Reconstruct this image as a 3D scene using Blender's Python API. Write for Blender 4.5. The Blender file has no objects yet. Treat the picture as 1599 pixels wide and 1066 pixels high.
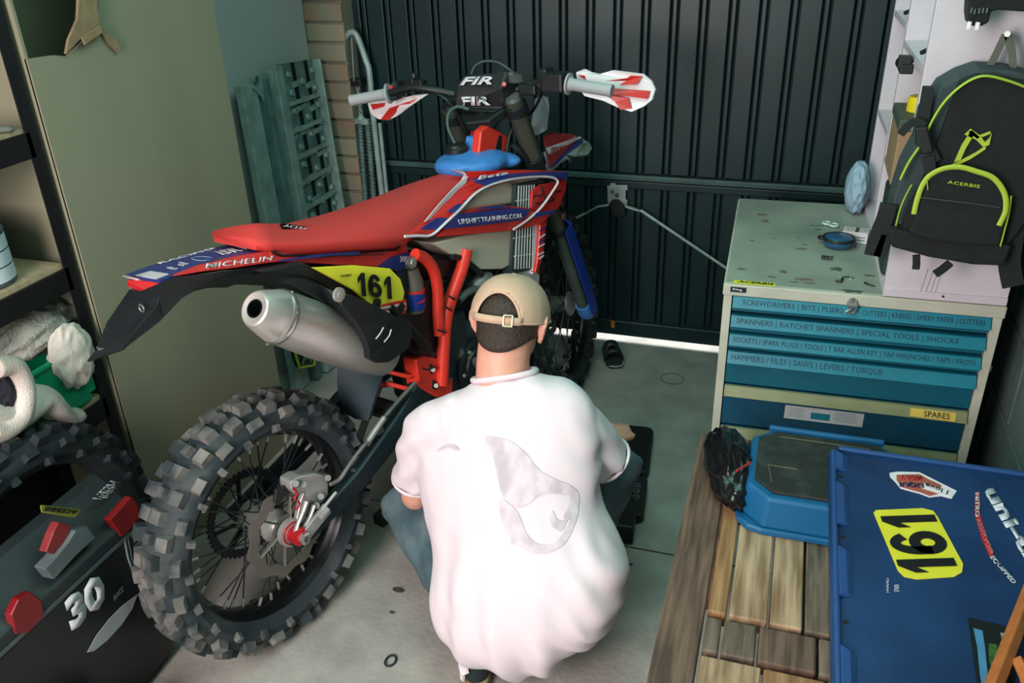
import bpy, bmesh, math, random
from mathutils import Vector, Matrix, Euler, noise
from mathutils.geometry import tessellate_polygon
from mathutils.bvhtree import BVHTree
random.seed(4)
SC = bpy.context.scene
COL = SC.collection
PI = math.pi

# ------------------------------------------------------------------ camera
cam_d = bpy.data.cameras.new('camera')
cam_d.sensor_fit = 'HORIZONTAL'; cam_d.sensor_width = 36.0
cam_d.lens = 36.0 * 1340.5 / 1599.0
cam_d.clip_start = 0.02
cam = bpy.data.objects.new('camera', cam_d); COL.objects.link(cam)
def _rot(a, b, c):
    ca, sa, cb, sb, cc, sc = math.cos(a), math.sin(a), math.cos(b), math.sin(b), math.cos(c), math.sin(c)
    Rz = Matrix(((ca, -sa, 0), (sa, ca, 0), (0, 0, 1)))
    Rx = Matrix(((1, 0, 0), (0, cb, -sb), (0, sb, cb)))
    Ry = Matrix(((cc, -sc, 0), (sc, cc, 0), (0, 0, 1)))
    return Ry @ Rx @ Matrix(((1, 0, 0), (0, 0, -1), (0, 1, 0))) @ Rz
R = _rot(-0.3231, 0.4753, -0.0325)
cm = Matrix((R[0], -R[1], -R[2])).transposed().to_4x4()
cm.translation = (0, 0, 1.714)
cam.matrix_world = cm
SC.camera = cam

# ------------------------------------------------------------------ light
w = bpy.data.worlds.new('world'); SC.world = w; w.use_nodes = True
bg = w.node_tree.nodes['Background']
bg.inputs[0].default_value = (0.40, 0.92, 0.78, 1); bg.inputs[1].default_value = 0.42
def area(name, loc, target, size, size_y, power, color):
    d = bpy.data.lights.new(name, 'AREA'); d.shape = 'RECTANGLE'; d.size = size; d.size_y = size_y
    d.energy = power; d.color = color
    o = bpy.data.objects.new(name, d); COL.objects.link(o)
    o.location = loc
    o.rotation_euler = (Vector(target) - Vector(loc)).to_track_quat('-Z', 'Y').to_euler()
    return o
# daylight from the open side door behind and to the left of the photographer
area('doorway_daylight', (-1.05, -0.75, 1.65), (-0.80, 1.5, 0.25), 0.8, 1.3, 78, (1.0, 0.855, 0.85))
# teal fill from above, added to tint the shadows; no known lamp there
area('ceiling_fill', (-0.45, 1.55, 2.37), (-0.45, 1.56, 0), 1.0, 1.6, 20, (0.50, 1.0, 0.86))
# broad teal fill added from behind the camera
area('rear_fill', (-0.5, -1.2, 1.5), (-0.5, 2.0, 0.7), 2.4, 1.8, 5, (0.60, 1.0, 0.90))
# daylight on the drive outside, seen as a strip under the door
area('outside_daylight', (-0.4, 6.0, 2.3), (-0.4, 3.35, 0), 3.0, 1.4, 520, (1, 1, 1))
vs = SC.view_settings
vs.view_transform = 'Standard'; vs.look = 'None'; vs.gamma = 1.0; vs.use_curve_mapping = False
vs.exposure = 0.0

# ------------------------------------------------------------------ helpers
def lin(c):
    out = []
    for x in c:
        x /= 255.0
        out.append(x / 12.92 if x <= 0.04045 else ((x + 0.055) / 1.055) ** 2.4)
    return (*out, 1.0)
MATS = {}
def M(name, rgb, rough=0.55, metal=0.0, var=0.12, scale=14.0, bump=0.0, coat=0.0, rgb2=None, detail=6.0, stretch=None, rnd=0.0, lo=0.35, hi=0.65, bscale=None):
    if name in MATS: return MATS[name]
    m = bpy.data.materials.new(name); m.use_nodes = True
    nt = m.node_tree; b = nt.nodes['Principled BSDF']
    b.inputs['Roughness'].default_value = rough; b.inputs['Metallic'].default_value = metal
    b.inputs['Coat Weight'].default_value = coat
    tc = nt.nodes.new('ShaderNodeTexCoord'); src = tc.outputs['Object']
    if stretch:
        mp = nt.nodes.new('ShaderNodeMapping'); mp.inputs['Scale'].default_value = stretch
        nt.links.new(src, mp.inputs[0]); src = mp.outputs[0]
    if rnd:
        oi = nt.nodes.new('ShaderNodeObjectInfo'); va = nt.nodes.new('ShaderNodeVectorMath'); va.operation = 'ADD'
        ml = nt.nodes.new('ShaderNodeMath'); ml.operation = 'MULTIPLY'; ml.inputs[1].default_value = 37.0
        nt.links.new(oi.outputs['Random'], ml.inputs[0]); nt.links.new(src, va.inputs[0]); nt.links.new(ml.outputs[0], va.inputs[1]); src = va.outputs[0]
    nz = nt.nodes.new('ShaderNodeTexNoise'); nz.inputs['Scale'].default_value = scale; nz.inputs['Detail'].default_value = detail
    nt.links.new(src, nz.inputs['Vector'])
    cr = nt.nodes.new('ShaderNodeValToRGB')
    c1 = lin(rgb); c2 = lin(rgb2) if rgb2 else tuple(min(1, x * (1 + var)) for x in c1[:3]) + (1,)
    if not rgb2: c1 = tuple(x * (1 - var) for x in c1[:3]) + (1,)
    cr.color_ramp.elements[0].position = lo; cr.color_ramp.elements[1].position = hi
    cr.color_ramp.elements[0].color = c1; cr.color_ramp.elements[1].color = c2
    nt.links.new(nz.outputs['Fac'], cr.inputs[0])
    col = cr.outputs[0]
    if rnd:
        hs = nt.nodes.new('ShaderNodeHueSaturation'); mr = nt.nodes.new('ShaderNodeMapRange')
        mr.inputs['To Min'].default_value = 1 - rnd; mr.inputs['To Max'].default_value = 1 + rnd
        nt.links.new(oi.outputs['Random'], mr.inputs['Value']); nt.links.new(mr.outputs[0], hs.inputs['Value']); nt.links.new(col, hs.inputs['Color']); col = hs.outputs[0]
    nt.links.new(col, b.inputs['Base Color'])
    if bump:
        n2 = nz
        if bscale:
            n2 = nt.nodes.new('ShaderNodeTexNoise'); n2.inputs['Scale'].default_value = bscale; n2.inputs['Detail'].default_value = 4
            nt.links.new(src, n2.inputs['Vector'])
        bp = nt.nodes.new('ShaderNodeBump'); bp.inputs['Strength'].default_value = bump; bp.inputs['Distance'].default_value = 0.01
        nt.links.new(n2.outputs['Fac'], bp.inputs['Height']); nt.links.new(bp.outputs[0], b.inputs['Normal'])
    MATS[name] = m
    return m
TMP = bpy.data.scenes.new('workbench')
def evaluated(o):
    TMP.collection.objects.link(o)
    with bpy.context.temp_override(scene=TMP, view_layer=TMP.view_layers[0]):
        dg = bpy.context.evaluated_depsgraph_get(); dg.update()
        me = bpy.data.meshes.new_from_object(o.evaluated_get(dg))
    bpy.data.objects.remove(o)
    return me
def V(*a): return Vector(a)
class MB:
    """collects shapes and links them as one mesh object"""
    def __init__(s, flip=False): s.v = []; s.f = []; s.flip = flip
    def add(s, vs, fs):
        o = len(s.v); s.v += [tuple(p) for p in vs]; s.f += [tuple(i + o for i in f) for f in fs]; return s
    def box(s, c, d, r=None):
        x, y, z = (q / 2 for q in d); c = Vector(c)
        vs = [Vector(p) for p in ((-x,-y,-z),(x,-y,-z),(x,y,-z),(-x,y,-z),(-x,-y,z),(x,-y,z),(x,y,z),(-x,y,z))]
        if r is not None: vs = [r @ p for p in vs]
        return s.add([c + p for p in vs], [(3,2,1,0),(4,5,6,7),(0,1,5,4),(1,2,6,5),(2,3,7,6),(3,0,4,7)])
    def hexa(s, p): return s.add(p, [(3,2,1,0),(4,5,6,7),(0,1,5,4),(1,2,6,5),(2,3,7,6),(3,0,4,7)])
    def loft(s, rings, closed=True, caps=True, loop=False):
        n = len(rings[0]); vs = [p for r in rings for p in r]; fs = []; m = len(rings)
        for i in range(m if loop else m - 1):
            for j in range(n if closed else n - 1):
                a = i * n + j; b = i * n + (j + 1) % n; k = ((i + 1) % m) * n
                fs.append((a, b, k + (j + 1) % n, k + j))
        if caps and closed and not loop: fs += [tuple(range(n))[::-1], tuple((m - 1) * n + j for j in range(n))]
        return s.add(vs, fs)
    def tube(s, pts, r, n=8, loop=False, flat=1.0, smooth=0, caps=True):
        pts = [Vector(p) for p in pts]
        if not hasattr(r, '__len__'): r = [r] * len(pts)
        if smooth: pts, r = catmull(pts, r, smooth, loop)
        m = len(pts); rings = []; nrm = None
        for i, p in enumerate(pts):
            t = (pts[(i + 1) % m] - pts[i - 1]) if loop else (pts[min(i + 1, m - 1)] - pts[max(i - 1, 0)])
            t = t.normalized() if t.length > 1e-9 else V(0,0,1)
            if nrm is None:
                nrm = t.cross(V(0,0,1)); nrm = nrm if nrm.length > 0.05 else t.cross(V(0,1,0))
            nrm = (nrm - t * nrm.dot(t)).normalized(); bn = t.cross(nrm)
            rings.append([p + nrm * (r[i] * math.cos(2*PI*j/n)) + bn * (r[i] * flat * math.sin(2*PI*j/n)) for j in range(n)])
        return s.loft(rings, True, caps, loop)
    def cyl(s, a, b, ra, rb=None, n=16): return s.tube([a, b], [ra, ra if rb is None else rb], n)
    def lathe(s, o, ax, prof, n=24, caps=True):
        o = Vector(o); ax = Vector(ax).normalized(); x = ax.orthogonal().normalized(); y = ax.cross(x)
        return s.loft([[o + ax * t + (x * math.cos(2*PI*j/n) + y * math.sin(2*PI*j/n)) * q for j in range(n)] for t, q in prof], True, caps)
    def ell(s, c, rad, r=None, nu=16, nv=10):
        c = Vector(c); rings = []
        for i in range(nv + 1):
            th = PI * (0.02 + 0.96 * i / nv)
            ring = []
            for j in range(nu):
                p = V(rad[0]*math.sin(th)*math.cos(2*PI*j/nu), rad[1]*math.sin(th)*math.sin(2*PI*j/nu), -rad[2]*math.cos(th))
                ring.append(c + (r @ p if r is not None else p))
            rings.append(ring)
        return s.loft(rings)
    def panel(s, pts, d):
        pts = [Vector(p) for p in pts]; d = Vector(d); n = len(pts)
        nr = V(0,0,0)
        for i in range(n): nr += pts[i].cross(pts[(i + 1) % n])
        if nr.dot(d) > 0: pts = pts[::-1]
        tr = tessellate_polygon([pts]); vs = pts + [p + d for p in pts]; fs = []
        for t in tr:
            a = (pts[t[1]] - pts[t[0]]).cross(pts[t[2]] - pts[t[0]])
            t = tuple(t) if a.dot(d) < 0 else tuple(t)[::-1]
            fs += [t, tuple(q + n for q in t[::-1])]
        fs += [(i, i + n, (i + 1) % n + n, (i + 1) % n) for i in range(n)]
        return s.add(vs, fs)
    def strip(s, A, B, d):
        d = Vector(d)
        for i in range(len(A) - 1):
            q = [Vector(A[i]), Vector(A[i+1]), Vector(B[i+1]), Vector(B[i])]
            s.panel(q, d)
        return s
    def build(s, name, mat, parent=None, smooth=0, bevel=0, sub=0, merge=False):
        me = bpy.data.meshes.new(name)
        vs = [(p[0], -p[1], p[2]) for p in s.v] if s.flip else s.v
        me.from_pydata(vs, [], s.f); 
        bm = bmesh.new(); bm.from_mesh(me)
        if merge: bmesh.ops.remove_doubles(bm, verts=bm.verts, dist=1e-5)
        bmesh.ops.recalc_face_normals(bm, faces=bm.faces)
        bm.to_mesh(me); bm.free()
        o = bpy.data.objects.new(name, me); COL.objects.link(o)
        me.materials.append(mat)
        if parent is not None: o.parent = parent
        if smooth:
            for p in me.polygons: p.use_smooth = True
            if smooth < 90: me.set_sharp_from_angle(angle=math.radians(smooth))
        if bevel:
            b = o.modifiers.new('bevel', 'BEVEL'); b.width = bevel; b.segments = 2; b.limit_method = 'ANGLE'; b.angle_limit = 0.7
        if sub:
            q = o.modifiers.new('sub', 'SUBSURF'); q.levels = sub; q.render_levels = sub
        return o
def catmull(pts, r, k, loop=False):
    P = []; Q = []; m = len(pts)
    for i in range(m if loop else m - 1):
        if loop: a, b, c, d = (i - 1) % m, i, (i + 1) % m, (i + 2) % m
        else: a, b, c, d = max(i - 1, 0), i, i + 1, min(i + 2, m - 1)
        for j in range(k):
            t = j / k
            P.append(0.5 * ((2*pts[b]) + (pts[c]-pts[a])*t + (2*pts[a]-5*pts[b]+4*pts[c]-pts[d])*t*t + (3*pts[b]-pts[a]-3*pts[c]+pts[d])*t**3))
            Q.append(r[b] + (r[c] - r[b]) * t)
    if not loop: P.append(pts[-1]); Q.append(r[-1])
    return P, Q
def curve(pts, k=6, loop=False):
    p = [Vector(q) for q in pts]
    return catmull(p, [0] * len(p), k, loop)[0]
def tag(o, label, cat, group=None, kind=None):
    o['label'] = label; o['category'] = cat
    if group: o['group'] = group
    if kind: o['kind'] = kind
    return o
def thing(name, label, cat, loc=(0,0,0), rz=0.0, group=None):
    o = bpy.data.objects.new(name, None); COL.objects.link(o); o.empty_display_size = 0.05
    o.location = loc; o.rotation_euler = (0, 0, rz)
    return tag(o, label, cat, group)
def struct(o): o['kind'] = 'structure'; return o
def blob(mb, voxel, smooth=4):
    me = bpy.data.meshes.new('t')
    vs = [(p[0], -p[1], p[2]) for p in mb.v] if mb.flip else mb.v
    me.from_pydata(vs, [], mb.f)
    bm = bmesh.new(); bm.from_mesh(me); bmesh.ops.recalc_face_normals(bm, faces=bm.faces); bm.to_mesh(me); bm.free()
    o = bpy.data.objects.new('t', me)
    r = o.modifiers.new('r', 'REMESH'); r.mode = 'VOXEL'; r.voxel_size = voxel
    if smooth:
        q = o.modifiers.new('s', 'SMOOTH'); q.iterations = smooth; q.factor = 0.5
    out = evaluated(o); bpy.data.meshes.remove(me)
    return out
def link(me, name, mat, parent=None, smooth=True):
    me.materials.clear(); me.materials.append(mat); me.name = name
    for p in me.polygons: p.use_smooth = smooth
    o = bpy.data.objects.new(name, me); COL.objects.link(o)
    if parent is not None: o.parent = parent
    return o
def text(s, bl, br, tl, mat, parent, name='lettering', bold=0.0, out=None, depth=0.0006, flip=False, lift=0.001):
    """letters fitted to the parallelogram bl, br, tl; lifted towards 'out'"""
    bl, br, tl = Vector(bl), Vector(br), Vector(tl)
    if flip: bl, br, tl = (V(p.x, -p.y, p.z) for p in (bl, br, tl))
    cu = bpy.data.curves.new('t', 'FONT'); cu.body = s; cu.size = 1.0; cu.offset = bold; cu.resolution_u = 2
    o = bpy.data.objects.new('t', cu); me = evaluated(o)
    xs = [v.co.x for v in me.vertices]; ys = [v.co.y for v in me.vertices]
    x0, x1, y0, y1 = min(xs), max(xs), min(ys), max(ys)
    X, Y = br - bl, tl - bl; N = X.cross(Y).normalized()
    if out is not None and N.dot(Vector(out)) < 0: N = -N
    bm = bmesh.new(); bm.from_mesh(me)
    r = bmesh.ops.extrude_face_region(bm, geom=bm.faces[:])
    ex = [g for g in r['geom'] if isinstance(g, bmesh.types.BMVert)]
    exs = set(ex)
    for v in bm.verts:
        a, b = (v.co.x - x0) / (x1 - x0), (v.co.y - y0) / (y1 - y0)
        v.co = bl + X * a + Y * b + N * (lift if v in exs else lift + depth)
    bmesh.ops.recalc_face_normals(bm, faces=bm.faces); bm.to_mesh(me); bm.free()
    me.materials.clear(); me.materials.append(mat); me.name = name
    o = bpy.data.objects.new(name, me); COL.objects.link(o)
    if parent is not None: o.parent = parent
    return o
def copies(o, mats, parent):
    for m in mats:
        c = o.copy(); COL.objects.link(c); c.parent = parent; c.matrix_local = m
def rbox(mb, c, d, r, n=4, rot=None):
    """box with rounded vertical edges"""
    x, y, z = (q / 2 for q in d); c = Vector(c); ring = []
    for cx, cy, a0 in ((x-r, y-r, 0), (-x+r, y-r, PI/2), (-x+r, -y+r, PI), (x-r, -y+r, 1.5*PI)):
        for i in range(n + 1):
            a = a0 + PI / 2 * i / n; ring.append((cx + r*math.cos(a), cy + r*math.sin(a)))
    rings = []
    for zz in (-z, z):
        rings.append([c + (rot @ V(a, b, zz) if rot is not None else V(a, b, zz)) for a, b in ring])
    return mb.loft(rings)

def digits(s, bl, br, tl, mat, parent, name='lettering', out=(0, 0, 1), flip=False, lift=.001, depth=.0006, gap=.12, round6=False):
    """heavy block digits 1 and 6 fitted to a parallelogram"""
    bl, br, tl = Vector(bl), Vector(br), Vector(tl)
    if flip: bl, br, tl = (V(p.x, -p.y, p.z) for p in (bl, br, tl))
    X, Y = br - bl, tl - bl; N = X.cross(Y).normalized(); o_ = Vector(out)
    if N.dot(o_) < 0: N = -N
    one = [[(.42, 0), (.92, 0), (.92, 1), (.55, 1), (.08, .74), (.08, .52), (.42, .70)]]
    six = []
    def arc(cx, cy, rx, ry, a0, a1, n): return [(cx + rx*math.cos(a0 + (a1-a0)*i/n), cy + ry*math.sin(a0 + (a1-a0)*i/n)) for i in range(n + 1)]
    n = 20
    O_ = arc(.5, .33, .48, .33, 0, 2*PI, n); I_ = arc(.5, .33, .17, .13, 0, 2*PI, n)
    for i in range(n): six.append([O_[i], O_[i+1], I_[i+1], I_[i]])
    P_ = arc(.50, .52, .48, .48, PI*1.0, PI*.18, 12); Q_ = arc(.50, .52, .16, .29, PI*1.0, PI*.18, 12)
    for i in range(12): six.append([P_[i], P_[i+1], Q_[i+1], Q_[i]])
    six.append([(.02, .30), (.35, .30), (.34, .54), (.02, .54)])
    ws = [.62 if c == '1' else 1.0 for c in s]; tot = sum(ws) + gap * (len(s) - 1); x = 0; mb = MB()
    for c, w_ in zip(s, ws):
        for poly in (one if c == '1' else six):
            mb.panel([bl + X * ((x + p[0] * w_) / tot) + Y * p[1] + N * (lift + depth) for p in poly], N * -depth)
        x += w_ + gap
    return mb.build(name, mat, parent)
# ------------------------------------------------------------------ materials
concrete = M('concrete_floor', (138, 136, 130), 0.88, scale=9, bump=.22, rgb2=(172, 168, 160), detail=14, lo=.25, hi=.75, bscale=70)
plaster = M('plaster', (186, 190, 190), 0.85, var=.05, scale=3, bump=.08, bscale=80)
brickm = M('painted_brick', (156, 146, 126), 0.9, rgb2=(176, 128, 102), scale=9, bump=.4, rnd=.14, lo=.45, hi=.75)
mortar = M('mortar', (140, 134, 120), 0.95, var=.1, bump=.3)
blockm = M('grey_block', (92, 112, 110), 0.9, var=.12, scale=22, bump=.35, rnd=.07)
bmortar = M('block_mortar', (140, 156, 148), 0.95, var=.08, bump=.3, scale=30)
doorm = M('door_paint', (10, 40, 43), 0.42, var=.18, scale=4, bump=.03)
doord = M('door_back', (6, 12, 13), 0.7)
railm = M('rail_paint', (58, 84, 82), 0.5, var=.25, scale=9)
zinc = M('zinc_plate', (176, 186, 182), 0.42, .55, var=.15, scale=25)
galv = M('galvanised', (156, 176, 172), .5, .25, var=.18, scale=18)
galvd = M('galvanised_dark', (104, 130, 128), .5, .2, var=.25, scale=18)
steel = M('bright_steel', (200, 200, 196), 0.28, .9, var=.06)
black = M('black_plastic', (20, 25, 27), 0.5, var=.25, scale=30)
blackg = M('black_gloss', (14, 17, 19), 0.25, var=.2)
blackr = M('rubber', (27, 36, 40), 0.72, var=.3, scale=30, bump=.1)
dirtyr = M('dusty_rubber', (34, 45, 50), .75, rgb2=(78, 84, 82), scale=9, bump=.15, lo=.5, hi=.8)
card = M('cardboard', (132, 130, 108), .9, var=.07, scale=3, bump=.05, stretch=(1, 1, .15))
cardl = M('cardboard_torn', (134, 114, 86), 0.95, var=.12, scale=40, bump=.2)
shelfblk = M('shelf_frame', (11, 15, 18), 0.5, var=.3)
chip = M('chipboard', (158, 142, 112), 0.85, var=.14, scale=60, bump=.05)
white = M('white_gloss', (212, 202, 210), 0.35, var=.03)
whitep = M('white_plastic', (240, 230, 234), 0.4, var=.04)
cream = M('cream_paint', (176, 178, 160), 0.5, rgb2=(196, 196, 180), scale=5, lo=.35, hi=.6)
teal = M('teal_paint', (22, 122, 142), 0.4, var=.08, scale=8)  # lip tone: light caught on the sloped lips is put into the colour
tealface = M('teal_drawer', (16, 92, 112), 0.42, var=.08, scale=8)
tealdeep = M('deep_teal', (10, 72, 98), 0.42, var=.1, scale=8)
olive = M('olive_lip', (136, 142, 104), 0.5, var=.1)
ink = M('ink', (12, 62, 84), 0.6)
inkblk = M('black_print', (16, 17, 20), 0.5)
yellow = M('yellow_print', (232, 222, 56), 0.45, var=.05)
yellowd = M('yellow_label', (222, 190, 84), 0.6, var=.05)
paper = M('paper', (196, 204, 206), 0.7, var=.04)

# ------------------------------------------------------------------ the garage
floor = struct(MB().box((-.3, 1.2, -.04), (3.6, 4.9, .06)).build('floor', mortar))
for y0, y1 in ((-1.2, 1.975), (1.983, 3.45)):
    MB().box((-.3, (y0 + y1) / 2, -.006), (3.5, y1 - y0, .012)).build('slab', concrete, floor)
struct(MB().box((-.3, 1.0, 2.44), (3.6, 5.0, .1)).build('ceiling', plaster))
struct(MB().box((-2.0, 1.0, 1.2), (.2, 4.4, 2.4)).build('wall_left', plaster))
# brick return beside the garage door
wf = struct(MB().box((-1.93, 3.36, 1.2), (.385, .28, 2.4)).build('wall_front', mortar))
brick0 = None
for i in range(31):
    z = .005 + i * .0765
    if brick0 is None:
        brick0 = MB().box((0, 0, .0325), (.170, .016, .065)).build('brick', brickm, wf, bevel=.004); o = brick0
    else:
        o = brick0.copy(); COL.objects.link(o)
    o.location = (-1.822 + random.uniform(-.002, .002), 3.216 + random.uniform(-.003, .003), z)
struct(MB().box((-.6, 3.40, 2.3), (2.5, .2, .2)).build('lintel', plaster)).name = 'trim_1'
# right wall of concrete blocks
wr = struct(MB().box((.742, 1.2, 1.2), (.2, 4.6, 2.4)).build('wall_right', bmortar))
blk = None
bl, bh = .44, .215
for r in range(11):
    for k in range(10):
        y = -.9 + k * (bl + .012) + (r % 2) * (bl / 2) + .17
        if y + bl / 2 > 3.4: continue
        if blk is None:
            blk = MB().box((0, 0, 0), (.02, bl, bh)).build('block', blockm, wr, bevel=.004); o = blk
        else: o = blk.copy(); COL.objects.link(o)
        o.location = (.640 + random.uniform(-.002, .002), y, .112 + r * (bh + .012) - .02)
# up and over garage door
door = struct(MB().box((-.58, 3.340, 1.19), (2.44, .012, 2.24)).build('door_1', doord))
b0 = None; n = 0
pw = .1035
for i in range(23):
    x = -1.78 + i * pw
    for zz, hh, yy in ((.735, 1.56, 3.318), (.072, .638, 3.322)):
        mb = MB()
        mb.box((x + .037, yy, zz + hh / 2), (.072, .022, hh))
        mb.box((x + .088, yy + .004, zz + hh / 2), (.018, .020, hh))
        mb.build('door_board', doorm, door, bevel=.004)
MB().box((-.58, 3.296, .722), (2.40, .020, .022)).build('cross_rail', railm, door, bevel=.004)
MB().box((-.58, 3.309, .690), (2.40, .020, .030)).build('cross_rail_flange', doorm, door, bevel=.004)
MB().box((-.58, 3.299, .054), (2.40, .010, .068)).build('bottom_rail', doorm, door, bevel=.004)
lp = MB().panel([(-.6779,3.285,.6855),(-.6649,3.285,.6863),(-.6652,3.285,.6968),(-.6445,3.285,.6981),(-.6443,3.285,.6903),(-.5955,3.285,.6934),(-.5948,3.285,.6725),(-.6025,3.285,.672),(-.6012,3.285,.6324),(-.5935,3.285,.633),(-.5951,3.285,.6035),(-.6735,3.285,.6032)], (0, .004, 0)).build('latch_plate', zinc, door, bevel=.001)
mb = MB(); mb.cyl((-.6552,3.278,.6654), (-.6576,3.29,.6615), .007, n=12); mb.cyl((-.6366,3.278,.6507), (-.639,3.29,.6469), .009, n=12); mb.build('keyhole', black, lp)
MB().panel([(-.6657,3.272,.616),(-.6531,3.272,.6329),(-.6272,3.272,.6347),(-.6059,3.272,.615),(-.597,3.272,.5782),(-.6199,3.272,.5602),(-.6541,3.272,.5684)], (0, .012, 0)).build('latch_body', black, door, bevel=.003)
MB().tube([(-.5969,3.266,.6122), (-.5631,3.266,.6041), (-.532,3.266,.5958)], [.010, .013, .008], 8, flat=.4).build('latch_arm', zinc, door)
MB().tube([(-.667,3.266,.6125), (-.7088,3.266,.6041), (-.7666,3.266,.5673)], [.010, .010, .006], 8, flat=.4).build('latch_arm', zinc, door)
MB().tube([(-.5373,3.266,.6007), (-.1179,3.275,.3412)], .0062, 8).build('latch_rod', galv, door)
MB().tube([(-.7613,3.266,.5704), (-1.0817,3.275,.3799)], .0050, 8).build('latch_rod', galv, door)
MB().tube([(-.6392,3.275,.574), (-.6411,3.29,.3281), (-.6405,3.29,.0902)], .0025, 6).build('pull_cord', blackg, door)
orange = M('orange_tag', (176, 104, 40), .6)
MB().box((-.6391,3.285,.0743), (.018, .008, .034)).build('cord_tag', orange, door, bevel=.003)
struct(MB().box((-.5, 4.1, -.05), (6, 1.4, .06)).build('trim_2', M('drive', (225, 226, 224), .9, var=.04)))

# spring and track beside the door
sp = thing('door_spring', 'grey garage door spring and bent tube lever beside brick pillar', 'door spring', (-1.68, 3.2, 0))
ti = Matrix.Translation((1.68, -3.2, 0))
def lsp(pts): return [ti @ Vector(p) for p in pts]
MB().tube(lsp([(-1.7459,3.235,1.2381),(-1.7262,3.235,1.2578),(-1.7032,3.235,1.2605),(-1.6866,3.235,1.2341),(-1.6626,3.235,1.1509),(-1.6538,3.235,1.1037),(-1.6562,3.235,.905),(-1.6533,3.235,.58),(-1.6536,3.235,.3739),(-1.6573,3.235,.0926)]), .0125, 10, smooth=4).build('lever_tube', galv, sp, smooth=60)
MB().tube(lsp([(-1.6298,3.235,.9062),(-1.6288,3.235,.5817),(-1.6285,3.235,.376),(-1.6314,3.235,.0955)]), .0085, 8).build('guide_rail', galv, sp, smooth=60)
MB().tube(lsp([(-1.7496,3.235,1.2527),(-1.7537,3.235,1.1565),(-1.7422,3.235,1.0658)]), .0085, 8, flat=.6).build('lever_plate', galv, sp, smooth=60)
MB().tube(lsp([(-1.7087,3.22,1.2456),(-1.713,3.22,1.1672),(-1.7186,3.22,1.0769)]), .0065, 8, flat=.6).build('lever_plate', zinc, sp, smooth=60)
MB().box(lsp([(-1.7643,3.235,1.1637)])[0], (.02, .03, .03)).build('bracket', black, sp, bevel=.004); MB().box(lsp([(-1.7156,3.235,1.0691)])[0], (.05, .03, .03)).build('bracket', black, sp, bevel=.004)
a, b = lsp([(-1.7089,3.225,1.0584),(-1.7086,3.225,.942)])
link0 = MB().tube([(.006*math.cos(t), 0, .011*math.sin(t)) for t in [i*PI/5 for i in range(10)]], .0022, 5, loop=True).build('chain_link', galv, sp)
for i in range(7):
    o = link0 if i == 0 else link0.copy()
    if i: COL.objects.link(o)
    o.location = Vector(a).lerp(Vector(b), (i + .5) / 7); o.rotation_euler = (0, 0, (i % 2) * PI / 2)
mb = MB(); p = lsp([(-1.7086,3.225,.942),(-1.7273,3.225,.9096),(-1.6717,3.225,.9067)]); mb.tube([p[0], p[0] + V(0, 0, -.02)], [.006, .02], 8); mb.box(p[0] + V(.004, 0, -.03), (.06, .02, .022)); mb.build('spring_cap', galv, sp)
for q in ([(-1.7154,3.225,.9101),(-1.7292,3.225,.5691),(-1.7421,3.225,.2153)], [(-1.6806,3.225,.9063),(-1.689,3.225,.572),(-1.7033,3.225,.2192)]):
    P = curve(lsp(q), 8)
    mb = MB(); mb.tube(P, .010, 8); pts = []
    L = 46 * 7
    for i in range(L):
        t = i / (L - 1) * (len(P) - 1); k = min(int(t), len(P) - 2); c = P[k].lerp(P[k + 1], t - k); an = i * 2 * PI / 7
        pts.append(c + V(.0125 * math.cos(an), .0125 * math.sin(an), 0))
    mb.tube(pts, .0028, 4); mb.build('coil_spring', galvd, sp, smooth=80)

# ------------------------------------------------------------------ big carton
ct = thing('cardboard_carton', 'tall plain brown cardboard carton torn open near its top', 'carton', (-1.75, 1.87, 0))
def lc(pts): return [Vector(p) + V(1.75, -1.87, 0) for p in pts]
MB().panel(lc([(-1.6, y, z) for y, z in ((1.525, 0), (2.215, 0), (2.215, 1.78), (1.80, 1.78), (1.782, 1.60), (1.775, 1.52), (1.752, 1.478), (1.70, 1.448), (1.64, 1.424), (1.60, 1.432), (1.525, 1.436))]), (-.008, 0, 0)).build('side_panel', card, ct)
MB().box((0, -.341, .89), (.292, .008, 1.78)).build('end_panel', card, ct)
MB().box((0, .341, .89), (.292, .008, 1.78)).build('end_panel', card, ct)
MB().box((-.142, 0, .89), (.006, .66, 1.78)).build('back_panel', card, ct)
MB().box((0, 0, 1.782), (.292, .69, .006)).build('top_panel', card, ct)  # out of view, added to keep light out of the carton
MB().panel(lc([(-1.585,1.6234,1.432),(-1.585,1.6412,1.4599),(-1.585,1.683,1.4988),(-1.585,1.7329,1.6164),(-1.585,1.7851,1.613),(-1.585,1.7519,1.5188),(-1.585,1.7456,1.4827),(-1.585,1.6813,1.4599)]), (-.008, 0, 0)).build('torn_flap', cardl, ct)
MB().panel(lc([(-1.59,1.7512,1.4762),(-1.59,1.7703,1.4563),(-1.59,1.7939,1.4413),(-1.59,1.8012,1.4164),(-1.59,1.7896,1.4092),(-1.59,1.7699,1.43),(-1.59,1.7537,1.4586)]), (-.004, 0, 0)).build('torn_flap', cardl, ct)
mb = MB()
for i in range(14):
    t = i / 13; a = Vector(lc([(-1.583,1.6792,1.4603)])[0]).lerp(Vector(lc([(-1.583,1.7394,1.4778)])[0]), t)
    mb.cyl(a, a + V(0, .004, -.016), .0035, n=6)
mb.build('corrugation', cardl, ct)

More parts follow.
